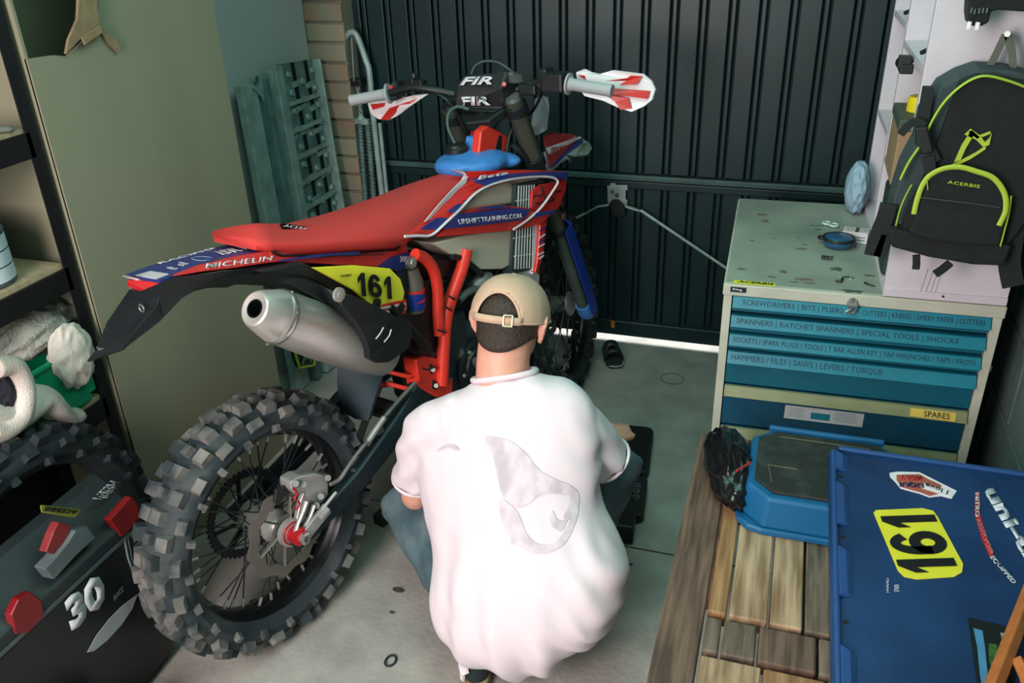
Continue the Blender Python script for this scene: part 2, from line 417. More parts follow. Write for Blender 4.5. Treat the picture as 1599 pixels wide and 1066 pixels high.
# ------------------------------------------------------------------ shelving
sh = thing('shelving_unit', 'black steel shelving unit with chipboard shelves along left wall', 'shelving', (-1.75, 1.0, 0))
for (x, y) in ((.135, .495), (-.13, .495), (.135, -.72), (-.13, -.72)):
    mb = MB(); sx = 1 if x > 0 else -1; sy = 1 if y > 0 else -1
    mb.box((x, y, 1.05), (.004, .034, 2.1)); mb.box((x - sx * .017, y + sy * .015, 1.05), (.034, .004, 2.1))
    mb.build('post', shelfblk, sh)
for z in (.60, .962, 1.285, 1.75):
    MB().box((.133, -.11, z - .028), (.008, 1.2, .056)).build('front_beam', shelfblk, sh)
    MB().box((-.133, -.11, z - .028), (.008, 1.2, .056)).build('back_beam', shelfblk, sh)
    MB().box((0, .49, z - .028), (.26, .006, .05)).build('end_beam', shelfblk, sh)
    MB().box((0, -.11, z + .004), (.258, 1.19, .014)).build('shelf_board', chip, sh)
MB().box((-.142, -.11, 1.05), (.004, 1.24, 2.1)).build('dark_backing', shelfblk, sh)  # sheet added to make the view through the shelves dark
# tins on the middle shelf
tinm = M('tin_steel', (92, 108, 112), .35, .6); tinw = M('tin_label', (188, 198, 206), .6, var=.04); tinb = M('tin_label_blue', (34, 62, 112), .6); tinpk = M('tin_label_pale', (202, 186, 190), .6)
def tin(c, r, h, label, cat='paint tin', group=None):
    t = thing('paint_tin', label, cat, c, group=group)
    MB().lathe((0,0,0), (0,0,1), [(0, r*.97), (.004, r), (.006, r*1.02), (.01, r), (h-.01, r), (h-.006, r*1.03), (h, r*1.02)], 28).build('can', tinm, t, smooth=40)
    MB().lathe((0,0,h), (0,0,1), [(-.002, r*.92), (-.008, r*.86), (-.009, r*.5), (-.006, r*.45), (-.0065, .001)], 28).build('lid', tinm, t, smooth=40)
    return t
ring = lambda r, z, a0, a1, n=14: [V(r*math.cos(a0+(a1-a0)*i/n), r*math.sin(a0+(a1-a0)*i/n), z) for i in range(n+1)]
tA = tin((-1.705, 1.335, .974), .070, .125, 'large tin with white banded label at front of middle shelf')
for k in range(3):
    MB().loft([ring(.0708, .012 + k*.035, -.75, .95), ring(.0708, .044 + k*.035, -.75, .95)], closed=False, caps=False).build('label', tinw, tA, smooth=60)
MB().loft([ring(.0708, .012, -1.5, -.8), ring(.0708, .05, -1.5, -.8)], closed=False, caps=False).build('label', tinpk, tA, smooth=60)
MB().loft([ring(.0708, .055, -1.5, -.8), ring(.0708, .115, -1.5, -.8)], closed=False, caps=False).build('label', tinb, tA, smooth=60)
tB = tin((-1.815, 1.285, .974), .052, .205, 'taller steel tin with pink label behind the white banded tin')
MB().loft([ring(.0527, .12, -1.2, .9), ring(.0527, .19, -1.2, .9)], closed=False, caps=False).build('label', tinpk, tB, smooth=60)
o = rbox(MB(), (-1.80, 1.42, .974 + .024), (.09, .07, .046), .015).build('dark_box', black, bevel=.006); tag(o, 'small dark box on middle shelf behind the large tin', 'box')
tag(MB().tube([(-1.70, 1.36, 1.303), (-1.65, 1.40, 1.306), (-1.62, 1.455, 1.301)], [.014, .02, .012], 8, flat=.5, smooth=4).build('grey_rag', M('grey_rag', (120, 118, 112), .95, bump=.4), smooth=90), 'crumpled grey rag on the upper shelf by black post', 'rag')
tag(rbox(MB(), (-1.66, 1.325, 1.303), (.06, .07, .022), .012).build('paper_pad', paper, bevel=.004), 'pale folded paper on upper shelf near its front edge', 'paper')
# green crate and rags on the lower shelf
green = M('green_plastic', (0, 138, 96), .4, var=.06)
gc = thing('green_crate', 'bright green plastic crate under dirty rags on lower shelf', 'crate', (-1.725, 1.322, .614))
mb = MB(); rbox(mb, (0, 0, .012), (.22, .30, .02), .03); mb.build('base', green, gc, bevel=.003)
for c, d in (((.105, 0, .085), (.012, .30, .13)), ((-.105, 0, .085), (.012, .30, .13)), ((0, .145, .085), (.2, .012, .13)), ((0, -.145, .085), (.2, .012, .13))):
    MB().box(c, d).build('side', green, gc, bevel=.004)
MB().tube([(.112, .152, .152), (.112, -.152, .152), (-.112, -.152, .152), (-.112, .152, .152)], .008, 8, loop=True).build('rim', green, gc)
def rag(name, c, rad, seed, mat, label, fold=.35, rz=0, nu=56, nv=32, freq=9, zmin=None):
    rings = []
    rt = Matrix.Rotation(rz, 3, 'Z')
    for i in range(nv + 1):
        th = PI * (.01 + .98 * i / nv); ring = []
        for j in range(nu):
            d = V(math.sin(th)*math.cos(2*PI*j/nu), math.sin(th)*math.sin(2*PI*j/nu), -math.cos(th))
            q = d * 1.6 + V(seed, seed * 2.3, 1)
            f = 1 + fold * (1 - 2 * abs(noise.noise(q * 1.3))) * .6 - fold * .3 + fold * .5 * (1 - 2 * abs(noise.noise(V(d.x*freq*.35, d.y*freq*.3, d.z*2.2) + V(seed, 0, 0)))) * .6
            f += .02 * noise.noise(d * 7 + V(seed, 1, 2))
            p = V(d.x*rad[0], d.y*rad[1], d.z*rad[2]) * f
            ring.append(Vector(c) + rt @ p)
        rings.append(ring)
    if zmin is not None:
        rings = [[V(p.x, p.y, max(p.z, zmin)) for p in r] for r in rings]
    mb = MB().loft(rings)
    return mb
towel = M('dirty_towel', (176, 164, 154), .98, rgb2=(218, 206, 196), scale=7, bump=.4, bscale=300, lo=.3, hi=.6)
towelg = M('grey_towel', (112, 116, 112), .98, rgb2=(186, 180, 170), scale=7, bump=.6, bscale=120, lo=.35, hi=.62)
darkc = M('dark_cloth', (44, 40, 52), .95, bump=.4)
tag(rag('grey_towel', (-1.7,1.4039,.8164), (.055, .13, .055), 3.1, towelg, '', .30).build('towel', towelg, smooth=90), 'dirty grey towel bunched on the green crate on lower shelf', 'towel')
tag(rag('white_towel', (-1.61,1.424,.7549), (.032, .058, .078), 7.7, towel, '', .28, freq=6).build('towel', towel, smooth=90), 'stained off white towel hanging over the green crate corner', 'towel')
P = curve([(-1.6,1.1366,.7749),(-1.6,1.2016,.7191),(-1.6,1.2559,.7171),(-1.6,1.2957,.711),(-1.6,1.3222,.6636),(-1.6,1.348,.6207),(-1.6,1.3844,.6151)], 6)
tag(MB().tube(P, [.055 - .03 * (i / len(P)) ** 2 for i in range(len(P))], 14, flat=.7).build('towel', towel, smooth=90), 'cream towel draped over lower shelf edge above spare tyre', 'towel')
P = curve([(-1.555,1.1794,.8603),(-1.555,1.2238,.8411),(-1.555,1.2311,.7837),(-1.555,1.2035,.7286),(-1.555,1.154,.7194),(-1.555,1.1216,.7333)], 5)
tag(MB().tube(P, .023, 10).build('rolled_towel', towel, smooth=90), 'rolled cream towel curling around dark cloth at left edge', 'towel')
tag(rag('dark_cloth', (-1.57,1.1866,.7954), (.018, .032, .04), 5.2, darkc, '').build('dark_cloth', darkc, smooth=90), 'dark purple cloth tucked inside the rolled cream towel', 'cloth')
tag(rag('lace', (-1.6,1.242,.6278), (.022, .085, .022), 9.3, towel, '', .5, freq=16).build('fringed_cloth', towel, smooth=90), 'frayed cream cloth hanging below the shelf onto spare tyre', 'cloth')

# ------------------------------------------------------------------ loading ramp leaning on the wall
rp = thing('loading_ramp', 'grey folding steel loading ramp with perforated tread leaning on wall', 'ramp', (-1.79, 2.56, 0))
top_l, top_r, bot_l, bot_r = V(-1.865, 2.60, 1.215), V(-1.885, 3.165, 1.165), V(-1.77, 2.50, 0), V(-1.77, 3.06, 0)
O = V(1.79, -2.56, 0)
def rq(s, t, off=0.0):   # s across 0..1, t up 0..1
    return top_l.lerp(top_r, s).lerp(bot_l.lerp(bot_r, s), 1 - t) + O + V(off, 0, off * .1)
def rbar(s, w, t0, t1, d, name, mat, off):
    mb = MB(); q = []
    for t in (t0, t1):
        for ds, o2 in ((-w, off), (w, off), (w, off + d), (-w, off + d)): q.append(rq(s + ds, t, o2))
    mb.hexa(q); return mb.build(name, mat, rp, bevel=.003)
rbar(.10, .085, 0, .96, .03, 'side_rail', galv, .005)
rbar(.25, .028, 0, .97, .06, 'side_rail', galvd, .0)
rbar(.385, .045, 0, 1.0, .05, 'side_rail', galv, .02)
rbar(.985, .012, 0, 1.0, .04, 'side_rail', galv, .02)
for i in range(1, 12):
    t0 = (i - .5) / 12
    MB().hexa([rq(.43, t0 - .006, .022), rq(.97, t0 + .004, .022), rq(.97, t0 + .004, .04), rq(.43, t0 - .006, .04), rq(.43, t0 + .006, .022), rq(.97, t0 + .016, .022), rq(.97, t0 + .016, .04), rq(.43, t0 + .006, .04)]).build('cross_bar', galv, rp)
# perforated tread: strips between rows of punched holes, with raised collars
mb = MB()
ns, ntt = 3, 36
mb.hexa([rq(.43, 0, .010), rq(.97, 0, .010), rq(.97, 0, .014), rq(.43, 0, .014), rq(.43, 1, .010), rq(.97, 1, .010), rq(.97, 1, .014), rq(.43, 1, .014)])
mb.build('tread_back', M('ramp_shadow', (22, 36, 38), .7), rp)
for k in range(4):
    s0 = .43 + k * .18 - (0 if k == 0 else .055)
    s1 = s0 + (.055 if k in (0, 3) else .11)
    mb = MB(); mb.hexa([rq(s0, 0, .020), rq(s1, 0, .020), rq(s1, 0, .026), rq(s0, 0, .026), rq(s0, 1, .020), rq(s1, 1, .020), rq(s1, 1, .026), rq(s0, 1, .026)])
    mb.build('tread_strip', galvd, rp)
br0 = None
for k in range(3):
    for j in range(0, 26, 2):
        t = (j + .5 + .3 * (k % 2)) / 26.5; c = .52 + k * .18
        q = [rq(c - .06, t - .013, .018), rq(c + .06, t - .010, .018), rq(c + .06, t - .010, .026), rq(c - .06, t - .013, .026), rq(c - .06, t + .004, .018), rq(c + .06, t + .007, .018), rq(c + .06, t + .007, .032), rq(c - .06, t + .004, .032)]
        m0 = sum(q, V(0, 0, 0)) / 8
        if br0 is None: br0 = MB().hexa([p - m0 for p in q]).build('tread_bridge', galv, rp); o = br0
        else: o = br0.copy(); COL.objects.link(o)
        o.location = m0
cl0 = None
for k in range(4):
    for j in range(17):
        p = rq(.445 + k * .165, (j + .5 + .5 * (k % 2)) / 17.6, .026)
        if cl0 is None: cl0 = MB().lathe((0, 0, 0), (1, 0, .1), [(0, .013), (.012, .010), (.012, .006), (0, .005)], 8).build('grip_collar', galv, rp); o = cl0
        else: o = cl0.copy(); COL.objects.link(o)
        o.location = p
MB().panel([Vector(p) + O for p in [(-1.83,2.6608,1.1891),(-1.83,2.7274,1.1949),(-1.83,2.7983,1.1781),(-1.83,2.7977,1.1465),(-1.83,2.7643,1.0912),(-1.83,2.7251,1.0741),(-1.83,2.7036,1.1148),(-1.83,2.6648,1.149)]], (.012, 0, 0)).build('hinge_plate', galv, rp, bevel=.003)
mb = MB(); p = Vector((-1.815,2.6706,1.1791)) + O; mb.cyl(p, p + V(.012, 0, 0), .012, n=12); mb.build('hinge_bolt', steel, rp)
o = MB().box((-1.893, 2.565, 1.19), (.012, .10, .135)).build('wall_patch', plaster, bevel=.004); tag(o, 'square plastered socket blank on wall above the ramp corner', 'wall plate')
# strap under the silencer
st = thing('tie_down_strap', 'black strap pad with yellow edging hanging on ramp under silencer', 'strap', (-1.70, 2.40, 0))
O2 = V(1.70, -2.40, 0)
pts = [Vector(p) + O2 for p in [(-1.7,2.4822,.2631),(-1.7,2.6192,.158),(-1.7,2.5918,.0944),(-1.7,2.4939,.1354),(-1.7,2.4812,.1924)]]
MB().panel(pts, (-.02, 0, 0)).build('pad', black, st, bevel=.004)
MB().tube(pts, .006, 6, loop=True).build('edging', M('lime_edging', (170, 190, 40), .6), st)
text('A', Vector((-1.697,2.5007,.1434)) + O2, Vector((-1.697,2.5811,.1121)) + O2, Vector((-1.697,2.5176,.2045)) + O2, M('grey_print', (120, 140, 110), .6), st, bold=.02, out=(1,0,0))
# ------------------------------------------------------------------ motorcycle
# local frame: x forward, y left, z up; shapes are written as (forward, right, up)
red = M('red_plastic', (206, 44, 40), .38, var=.07, scale=5, coat=.2)
redseat = M('seat_cover', (204, 54, 50), .75, rgb2=(176, 62, 58), scale=4, bump=.12, bscale=300, lo=.45, hi=.75)
redframe = M('frame_paint', (222, 54, 40), .35, var=.05, coat=.3)
navy = M('navy_print', (40, 50, 116), .4, var=.06)
blue = M('blue_plastic', (64, 128, 200), .4, var=.05)
blued = M('blue_guard', (22, 52, 140), .4, var=.08)
creamt = M('natural_tank', (196, 186, 168), .45, var=.04, scale=4)
alu = M('cast_alu', (178, 176, 172), .42, .6, var=.12, scale=20)
alud = M('dull_alu', (120, 122, 120), .5, .6, var=.2, scale=20)
brushed = M('brushed_alu', (188, 182, 176), .36, .7, var=.05, scale=30, stretch=(1, 1, 12))
endcap = M('endcap', (206, 200, 194), .4, .6, var=.05)
blackp = M('black_bodywork', (22, 27, 30), .48, var=.2, scale=12)
engm = M('engine_case', (52, 62, 66), .5, .3, var=.25)
forkm = M('fork_tube', (86, 88, 76), .38, .5, var=.1)
anod = M('red_anodised', (196, 36, 46), .3, .5)
redlens = M('tail_lens', (190, 40, 44), .15, var=.05, coat=.6)
greyrub = M('grey_rubber', (164, 164, 168), .7, var=.06)
discm = M('brake_disc', (116, 112, 106), .45, .6, var=.12)
louv = M('louvre_alu', (196, 206, 204), .4, .2)
dust = M('dusty_flap', (34, 50, 58), .7, var=.2, scale=5)
bk = thing('motorcycle', 'red white and blue enduro motorcycle with number 161 on its side', 'motorcycle', (-1.1374, 1.4297, 0.0))
_F = V(math.cos(1.29), math.sin(1.29), 0); _Rt = V(math.sin(1.29), -math.cos(1.29), 0); _U = V(0, 0, 1)
_R2 = _Rt * math.cos(-.05) - _U * math.sin(-.05); _U2 = _U * math.cos(-.05) + _Rt * math.sin(-.05)
bk.rotation_euler = Matrix((_F, -_R2, _U2)).transposed().to_euler()
B_ = lambda: MB(True)
IN = (0, -1, 0)
def panel(pts, th, name, mat, parent=bk, bevel=0.002, d=IN):
    return B_().panel(pts, Vector(d) * th).build(name, mat, parent, bevel=bevel)
def off(pts, dv): return [(p[0], p[1] + dv, p[2]) for p in pts]
def off3(pts, dw): return [(p[0], p[1], p[2] - dw) for p in pts]
def decal(pts, name, mat, parent, th=.0015, lift=.0035):
    return B_().panel(off(pts, lift), (0, -th - lift * .6, 0)).build(name, mat, parent)
def tube(pts, r, name, mat, parent=bk, n=10, smooth=5, **k):
    return B_().tube(pts, r, n, smooth=smooth, **k).build(name, mat, parent, smooth=60)
FL = lambda m: m
dustk = M('dusty_knobs', (42, 52, 55), .85, rgb2=(122, 119, 114), scale=11, bump=.2, lo=.4, hi=.7)
def wheel(name, label, r, wdt, rbead, mat_of, knobs, parent, front=False):
    """tyre with knobs; rim, hub, spokes are its children. axle along local y"""
    ty = []
    prof = []
    for i in range(13):
        a = -PI * .56 + PI * 1.12 * i / 12
        prof.append((wdt * .47 * math.sin(a), rbead + (r - .016 - rbead) * (.42 + .58 * math.cos(a))))
    prof = [(-wdt * .26, rbead - .004)] + prof + [(wdt * .26, rbead - .004)]
    mb = B_(); mb.lathe((0,0,0), (0,1,0), prof + [prof[0]], 64, caps=False)
    n0 = len(mb.f)
    def knob(th, v, lat, rr, ln, wd, h, tilt):
        # local frame at angle th: tangent, lateral, radial (tilted outwards)
        rad = V(math.cos(th), 0, math.sin(th)); tan = V(-math.sin(th), 0, math.cos(th)); la = V(0, 1, 0)
        up = (rad * math.cos(tilt) + la * math.sin(tilt)); lt = (la * math.cos(tilt) - rad * math.sin(tilt))
        c = rad * rr + la * lat
        q = []
        for hh, k in ((-.008, 1.08), (h, .88)):
            for a, b in ((-1,-1),(1,-1),(1,1),(-1,1)): q.append(c + up * hh + tan * (a * ln * k / 2) + lt * (b * wd * k / 2))
        mb.hexa(q)
    for i in range(knobs):
        th = 2 * PI * i / knobs; hs = PI / knobs
        if i % 2 == 0:
            for s in (-1, 1): knob(th, 0, s * wdt * .115, r - .015, .033, wdt * .215, .015, s * .08)
            for s in (-1, 1): knob(th + hs * .3, 0, s * wdt * .44, r - .040, .034, wdt * .17, .014, s * .85)
        else:
            for s in (-1, 1): knob(th, 0, s * wdt * .31, r - .021, .034, wdt * .21, .015, s * .42)
            knob(th, 0, 0, r - .015, .026, wdt * .16, .012, 0)
    for i in range(knobs // 2):
        th = 2 * PI * (i + .5) / (knobs // 2)
        for s in (-1, 1): knob(th, 0, s * wdt * .50, r - .068, .014, .018, .010, s * 1.2)
    t = mb.build(name, mat_of, parent, smooth=35)
    if mat_of is dirtyr:
        t.data.materials.append(dustk)
        for p in t.data.polygons[n0:]: p.material_index = 1
    mb = B_(); hw = wdt * .27
    mb.lathe((0,0,0), (0,1,0), [(-hw, rbead + .004), (-hw - .003, rbead - .004), (-hw * .8, rbead - .010), (-hw * .5, rbead - .018), (0, rbead - .022), (hw * .5, rbead - .018), (hw * .8, rbead - .010), (hw + .003, rbead - .004), (hw, rbead + .004), (0, rbead - .006)], 56, caps=False)
    mb.build('rim', blackg, t, smooth=40)
    return t
spokem = M('spoke_black', (54, 60, 62), .35, .6)
def spokes(t, rr, hub_r, hub_w, n=36, mat=None):
    base = []
    for s in (-1, 1):
        for c in (-1, 1):
            th = 0; dh = c * .95
            a = V(hub_r * math.cos(dh), s * hub_w, hub_r * math.sin(dh)); b = V(rr, s * .008, 0)
            mb = B_(); mb.tube([a, b], .0019, 5)
            o = mb.build('spoke', mat or spokem, t)
            d = (b - a).normalized(); nb = B_(); nb.tube([b - d * .022, b], [.0036, .0044], 6)
            p = nb.build('spoke_nipple', alu, t)
            base.append((o, p))
    k = n // 4
    for q, (o, p) in enumerate(base):
        a0 = 2 * PI * q / n
        for i in range(k):
            an = a0 + 2 * PI * i / k
            for src in (o, p):
                c = src if i == 0 else src.copy()
                if i: COL.objects.link(c); c.parent = t
                c.rotation_euler = (0, an, 0)
# rear wheel
rw = wheel('rear_tyre', '', .340, .140, .246, dirtyr, 40, bk)
rw.location = (0, 0, .342)
spokes(rw, .226, .034, .030)
B_().lathe((0,0,0), (0,1,0), [(-.070, .016), (-.058, .034), (-.052, .042), (-.036, .042), (-.030, .028), (0, .024), (.030, .028), (.036, .042), (.044, .042), (.05, .030), (.070, .020), (.078, .02)], 28).build('hub', alu, rw, smooth=40)
def wavy_disc(mb, r0, r1, lat, th, n=72, lobes=10, amp=.006, phase=0, holes=0):
    A = []
    for i in range(n):
        a = 2 * PI * i / n; w_ = amp * math.cos(lobes * a + phase)
        o = r1 + w_; q = r0 + w_ * .7
        c, s = math.cos(a), math.sin(a)
        A.append([V(q*c, lat - th/2, q*s), V(o*c, lat - th/2, o*s), V(o*c, lat + th/2, o*s), V(q*c, lat + th/2, q*s)])
    mb.loft(A, True, False, True); return mb
mb = B_(); wavy_disc(mb, .088, .118, .082, .004)
for i in range(6):
    a = 2 * PI * i / 6 + .2; mb.tube([V(.034*math.cos(a - .2), .082, .034*math.sin(a - .2)), V(.092*math.cos(a), .082, .092*math.sin(a))], .007, 6, flat=.35)
mb.lathe((0, .080, 0), (0, 1, 0), [(0, .030), (0, .044), (.005, .044), (.005, .030)], 28, caps=False)
mb.build('brake_disc', discm, rw, smooth=40)
mb = B_(); wavy_disc(mb, .098, .118, -.068, .005, 150, 50, .004)
for i in range(8):
    a = 2 * PI * i / 8; mb.tube([V(.04*math.cos(a+.3), -.068, .04*math.sin(a+.3)), V(.102*math.cos(a), -.068, .102*math.sin(a))], .009, 6, flat=.4)
mb.build('sprocket', blackp, rw, smooth=40)
# swingarm, both sides, with axle hardware on the right
for s in (1, -1):
    P = [(.60, s*.085, .50), (.42, s*.110, .438), (.22, s*.116, .370), (.06, s*.116, .333), (-.015, s*.116, .322)]
    rings = []
    for (u, v, w_), hh, hv in zip(P, (.050, .040, .032, .026, .022), (.022, .020, .017, .014, .012)):
        d = V(.34, 0, -1).normalized() * hh; e = V(0, hv, 0); c = V(u, v, w_); q = d.cross(e)
        rings.append([c + d*.8 + e, c + d + e*.5, c + d - e*.5, c + d*.8 - e, c - d*.8 - e, c - d - e*.5, c - d + e*.5, c - d*.8 + e])
    B_().loft(rings).build('swingarm', M('swingarm_black', (28, 42, 48), .4, .3, var=.15), bk, smooth=50)
B_().tube([(.46, -.1, .43), (.46, .1, .43)], .030, 10).build('swingarm_bridge', blackp, bk)
ax = (0, 0, .342)
hw_ = B_(); hw_.lathe((0, .100, .342), (0, 1, 0), [(0, .030), (.006, .030), (.006, .022), (.03, .022)], 20); hw_.build('bearing_ring', anod, bk, smooth=40)
B_().lathe((0, .088, .342), (0, 1, 0), [(0, .036), (.014, .036), (.016, .026), (.02, .026)], 24).build('seal_cover', alu, bk, smooth=40)
B_().lathe((0, .128, .342), (0, 1, 0), [(0, .024), (.006, .024), (.008, .018), (.012, .018)], 20).build('adjuster_ring', anod, bk, smooth=40)
B_().lathe((0, .138, .342), (0, 1, 0), [(0, .016), (.014, .016), (.016, .013), (.016, .008), (.004, .008), (.004, .0)], 6).build('axle_nut', steel, bk)
mb = B_(); mb.box((.055, .132, .352), (.085, .012, .034), Matrix.Rotation(-.33, 3, 'Y')); mb.cyl((.075, .135, .372), (.13, .135, .392), .005, n=8); mb.cyl((.06, .14, .36), (.09, .14, .37), .010, n=6)
mb.build('chain_adjuster', alu, bk, bevel=.003)
# caliper and its bracket
mb = B_(); mb.panel([(-.0121,.104,.3387),(.0203,.104,.3672),(.0434,.104,.4099),(.0663,.104,.4337),(.0814,.104,.4241),(.0719,.104,.3837),(.0425,.104,.3522),(.0457,.104,.3103),(.0233,.104,.2899),(-.0086,.104,.3008)], (0, -.014, 0)); mb.build('caliper_bracket', alu, bk, bevel=.003)
mb = B_(); mb.panel([(.022,.112,.4829),(.0532,.112,.4823),(.0961,.112,.4636),(.1256,.112,.438),(.1328,.112,.4102),(.1258,.112,.3792),(.1028,.112,.3683),(.0794,.112,.3737),(.062,.112,.393),(.057,.112,.427),(.0267,.112,.4425),(.0191,.112,.4624)], (0, -.045, 0)); mb.build('caliper', alu, bk, bevel=.006)
mb = B_()
for a, b in zip([(.1037,.106,.3854),(.1369,.106,.4213),(.0845,.106,.3702),(.0379,.106,.4654),(.0597,.106,.4499)], [(.0863,.128,.4041),(.1189,.128,.4396),(.0674,.128,.3892),(.0215,.128,.483),(.0429,.128,.4677)]): B_().cyl(a, b, .009, .008, n=12).build('caliper_piston', alud, bk, smooth=40)
mb = B_(); mb.tube([(.0424,.125,.4179),(.0242,.125,.3954),(.0017,.125,.3721),(-.0119,.125,.3506)], [.009, .007, .006, .010], 8, flat=.6, smooth=4); mb.tube([(.0625,.125,.3933),(.0441,.125,.3706),(.0183,.125,.353)], [.008, .006, .006], 8, flat=.6, smooth=4); mb.build('caliper_arm', alu, bk, smooth=60)
tube([(.019,.118,.4682),(.0267,.118,.4483),(.0163,.118,.4399),(.0277,.118,.4174),(.0128,.118,.4081)], .0028, 'pad_pin', anod, smooth=4, n=6)
mb = B_(); mb.panel([(-.009,.092,.4734),(.0217,.092,.4652),(.044,.092,.4361),(.0109,.092,.4382),(-.0125,.092,.4269),(-.0206,.092,.4435)], (0, -.012, 0)); mb.build('caliper_hanger', black, bk, bevel=.003)
tube([(.1172,.135,.4237),(.1483,.135,.4199),(.174,.135,.4315),(.2058,.135,.4476),(.2424,.135,.4615),(.2627,.135,.4656)], .0055, 'brake_hose', alud)
tube([(.2633,.128,.4553),(.2969,.128,.4739),(.3417,.128,.4949)], .0085, 'hose_sleeve', alu, smooth=2)
tube([(.3446,.125,.4925),(.4004,.125,.5109),(.4571,.125,.5262),(.48,.125,.531)], .0060, 'brake_hose', alud, smooth=2)
mb = B_()
for q in ([(.3256,.118,.4611)], [(.222,.118,.395)], [(.3102,.116,.4129)]): mb.box(q[0], (.026, .014, .018))
mb.build('hose_clamp', alud, bk, bevel=.003)
# frame
tube([(.5461,.125,.8849),(.5844,.125,.8591),(.6126,.125,.8159),(.6193,.125,.7568),(.61,.125,.687),(.6051,.125,.6257)], .0165, 'frame_tube', redframe)
tube([(.7638,.125,.8244),(.7388,.125,.7826),(.7018,.125,.7413),(.6684,.125,.7029),(.6396,.125,.6551),(.6185,.125,.5836),(.5906,.125,.4726)], .0190, 'frame_tube', redframe)
tube([(p[0], -p[1], p[2]) for p in [(.5248,.125,.8832),(.5691,.125,.8644),(.6094,.125,.8134),(.6273,.125,.7538),(.629,.125,.6792),(.6135,.125,.6061),(.5983,.125,.5519),(.5939,.125,.4919)]], .0175, 'frame_tube', redframe)
panel([(.5027,.12,.5908),(.5409,.12,.5852),(.593,.12,.5532),(.6013,.12,.4977),(.6498,.12,.4594),(.6342,.12,.4025),(.5675,.12,.4407),(.5031,.12,.5021)], .05, 'pivot_plate', redframe, bevel=.004)
mb = B_(); mb.panel([(.5537,.1215,.5555),(.5789,.1215,.5335),(.559,.1215,.5203),(.5517,.1215,.5279)], (0, -.004, 0)); mb.panel([(.559,.1215,.5038),(.5845,.1215,.481),(.5668,.1215,.4646),(.5516,.1215,.4784)], (0, -.004, 0)); mb.build('plate_hole', black, bk)
mb = B_(); mb.cyl([(.5635,.122,.5327)][0], [(.5568,.128,.5372)][0], .007, n=6); mb.cyl([(.5686,.122,.4785)][0], [(.5619,.128,.4833)][0], .007, n=6); mb.build('plate_bolt', alu, bk)
for q in ([(.6391,.147,.7338),(.6622,.147,.7132)], [(.6152,.147,.7123),(.6432,.147,.6874)], [(.5767,.147,.6562),(.6079,.147,.635)]):
    a, b = q; tube([a, b], .003, 'cable_tie', black, smooth=0, n=6)
tube([(.5099,.133,.5646),(.53,.133,.5511),(.5525,.133,.5485)], .003, 'cable_tie', black, smooth=3, n=6)
mb = B_(); mb.lathe((1.085, 0, 1.02), (-.41, 0, .912), [(-.09, .036), (-.08, .042), (.05, .036), (.062, .038), (.075, .038)], 24); mb.build('steering_head', redframe, bk, smooth=40)
mb = B_(); mb.loft([[(1.05, s*.035, .99), (1.10, s*.035, .93), (.80, s*.05, .82), (.78, s*.05, .87)] for s in (-1, 1)]); mb.build('frame_spine', redframe, bk, bevel=.01)
panel([(.9702,.045,1.0454),(.9923,.045,1.1068),(1.0266,.045,1.1165),(1.058,.045,1.1023),(1.132,.045,1.059),(1.135,.045,1.0265),(1.0935,.045,1.0083),(1.0394,.045,1.0173)], .03, 'head_gusset', redframe, bevel=.005)
B_().panel([(1.045,.0465,1.0239),(1.076,.0465,1.0754),(1.0928,.0465,1.0717),(1.0843,.0465,1.0343),(1.0644,.0465,1.0153)], (0, -.003, 0)).build('head_label', black, bk)
tube([(1.05, .02, .93), (1.16, .05, .80), (1.20, .06, .62), (1.12, .07, .46), (.85, .08, .38)], .022, 'down_tube', redframe)
tube([(1.05, -.02, .93), (1.16, -.05, .80), (1.20, -.06, .62), (1.12, -.07, .46), (.85, -.08, .38)], .022, 'down_tube', redframe)
# engine
mb = B_()
mb.ell((.80, .02, .47), (.20, .10, .12)); mb.lathe((.78, -.11, .46), (0, 1, 0), [(0, .10), (.02, .13), (.2, .13), (.215, .11)], 24); mb.lathe((.95, -.09, .45), (0, 1, 0), [(0, .09), (.19, .09)], 20)
mb.lathe((.92, 0, .52), (.35, 0, 1), [(0, .085), (.18, .08), (.20, .088), (.27, .085), (.28, .05)], 20)
link(blob(mb, .010, 2), 'crankcase', engm, bk)
B_().lathe((.76, .105, .455), (0, 1, 0), [(0, .085), (.018, .085), (.024, .078), (.024, .060), (.030, .056), (.030, .004)], 32).build('clutch_cover', M('clutch_black', (24, 32, 36), .35, .2), bk, smooth=40)
for i in range(6):
    a = 2*PI*i/6; B_().cyl((.76 + .071*math.cos(a), .128, .455 + .071*math.sin(a)), (.76 + .071*math.cos(a), .134, .455 + .071*math.sin(a)), .006, n=6).build('cover_bolt', alu, bk)
B_().lathe((.64, .110, .62), (0, 1, 0), [(0, .03), (.012, .03), (.018, .022), (.018, .001)], 20).build('starter_motor', blackp, bk, smooth=40)
tube([(1.02, .03, .66), (1.10, .05, .62), (1.10, .09, .50), (.95, .12, .42), (.80, .135, .44), (.70, .10, .52)], [.021]*6, 'exhaust_header', M('header_pipe', (150, 146, 140), .35, .8, var=.2), n=12)
for i in range(7): B_().box((.955 + i*.009, 0, .585 + i * .024), (.19, .19, .010), Matrix.Rotation(-.34, 3, 'Y')).build('cylinder_fin', engm, bk, bevel=.003)
panel([(.5521,.1,.8702),(.7115,.1,.8193),(.8104,.1,.7655),(.8837,.1,.7089),(.8015,.1,.7081),(.7004,.1,.7534),(.6118,.1,.7784)], .16, 'airbox', blackp, bevel=.01)
tube([(.7013,.12,.8257),(.7485,.12,.8018),(.7977,.12,.757),(.8315,.12,.7247)], .010, 'carburettor_hose', black)
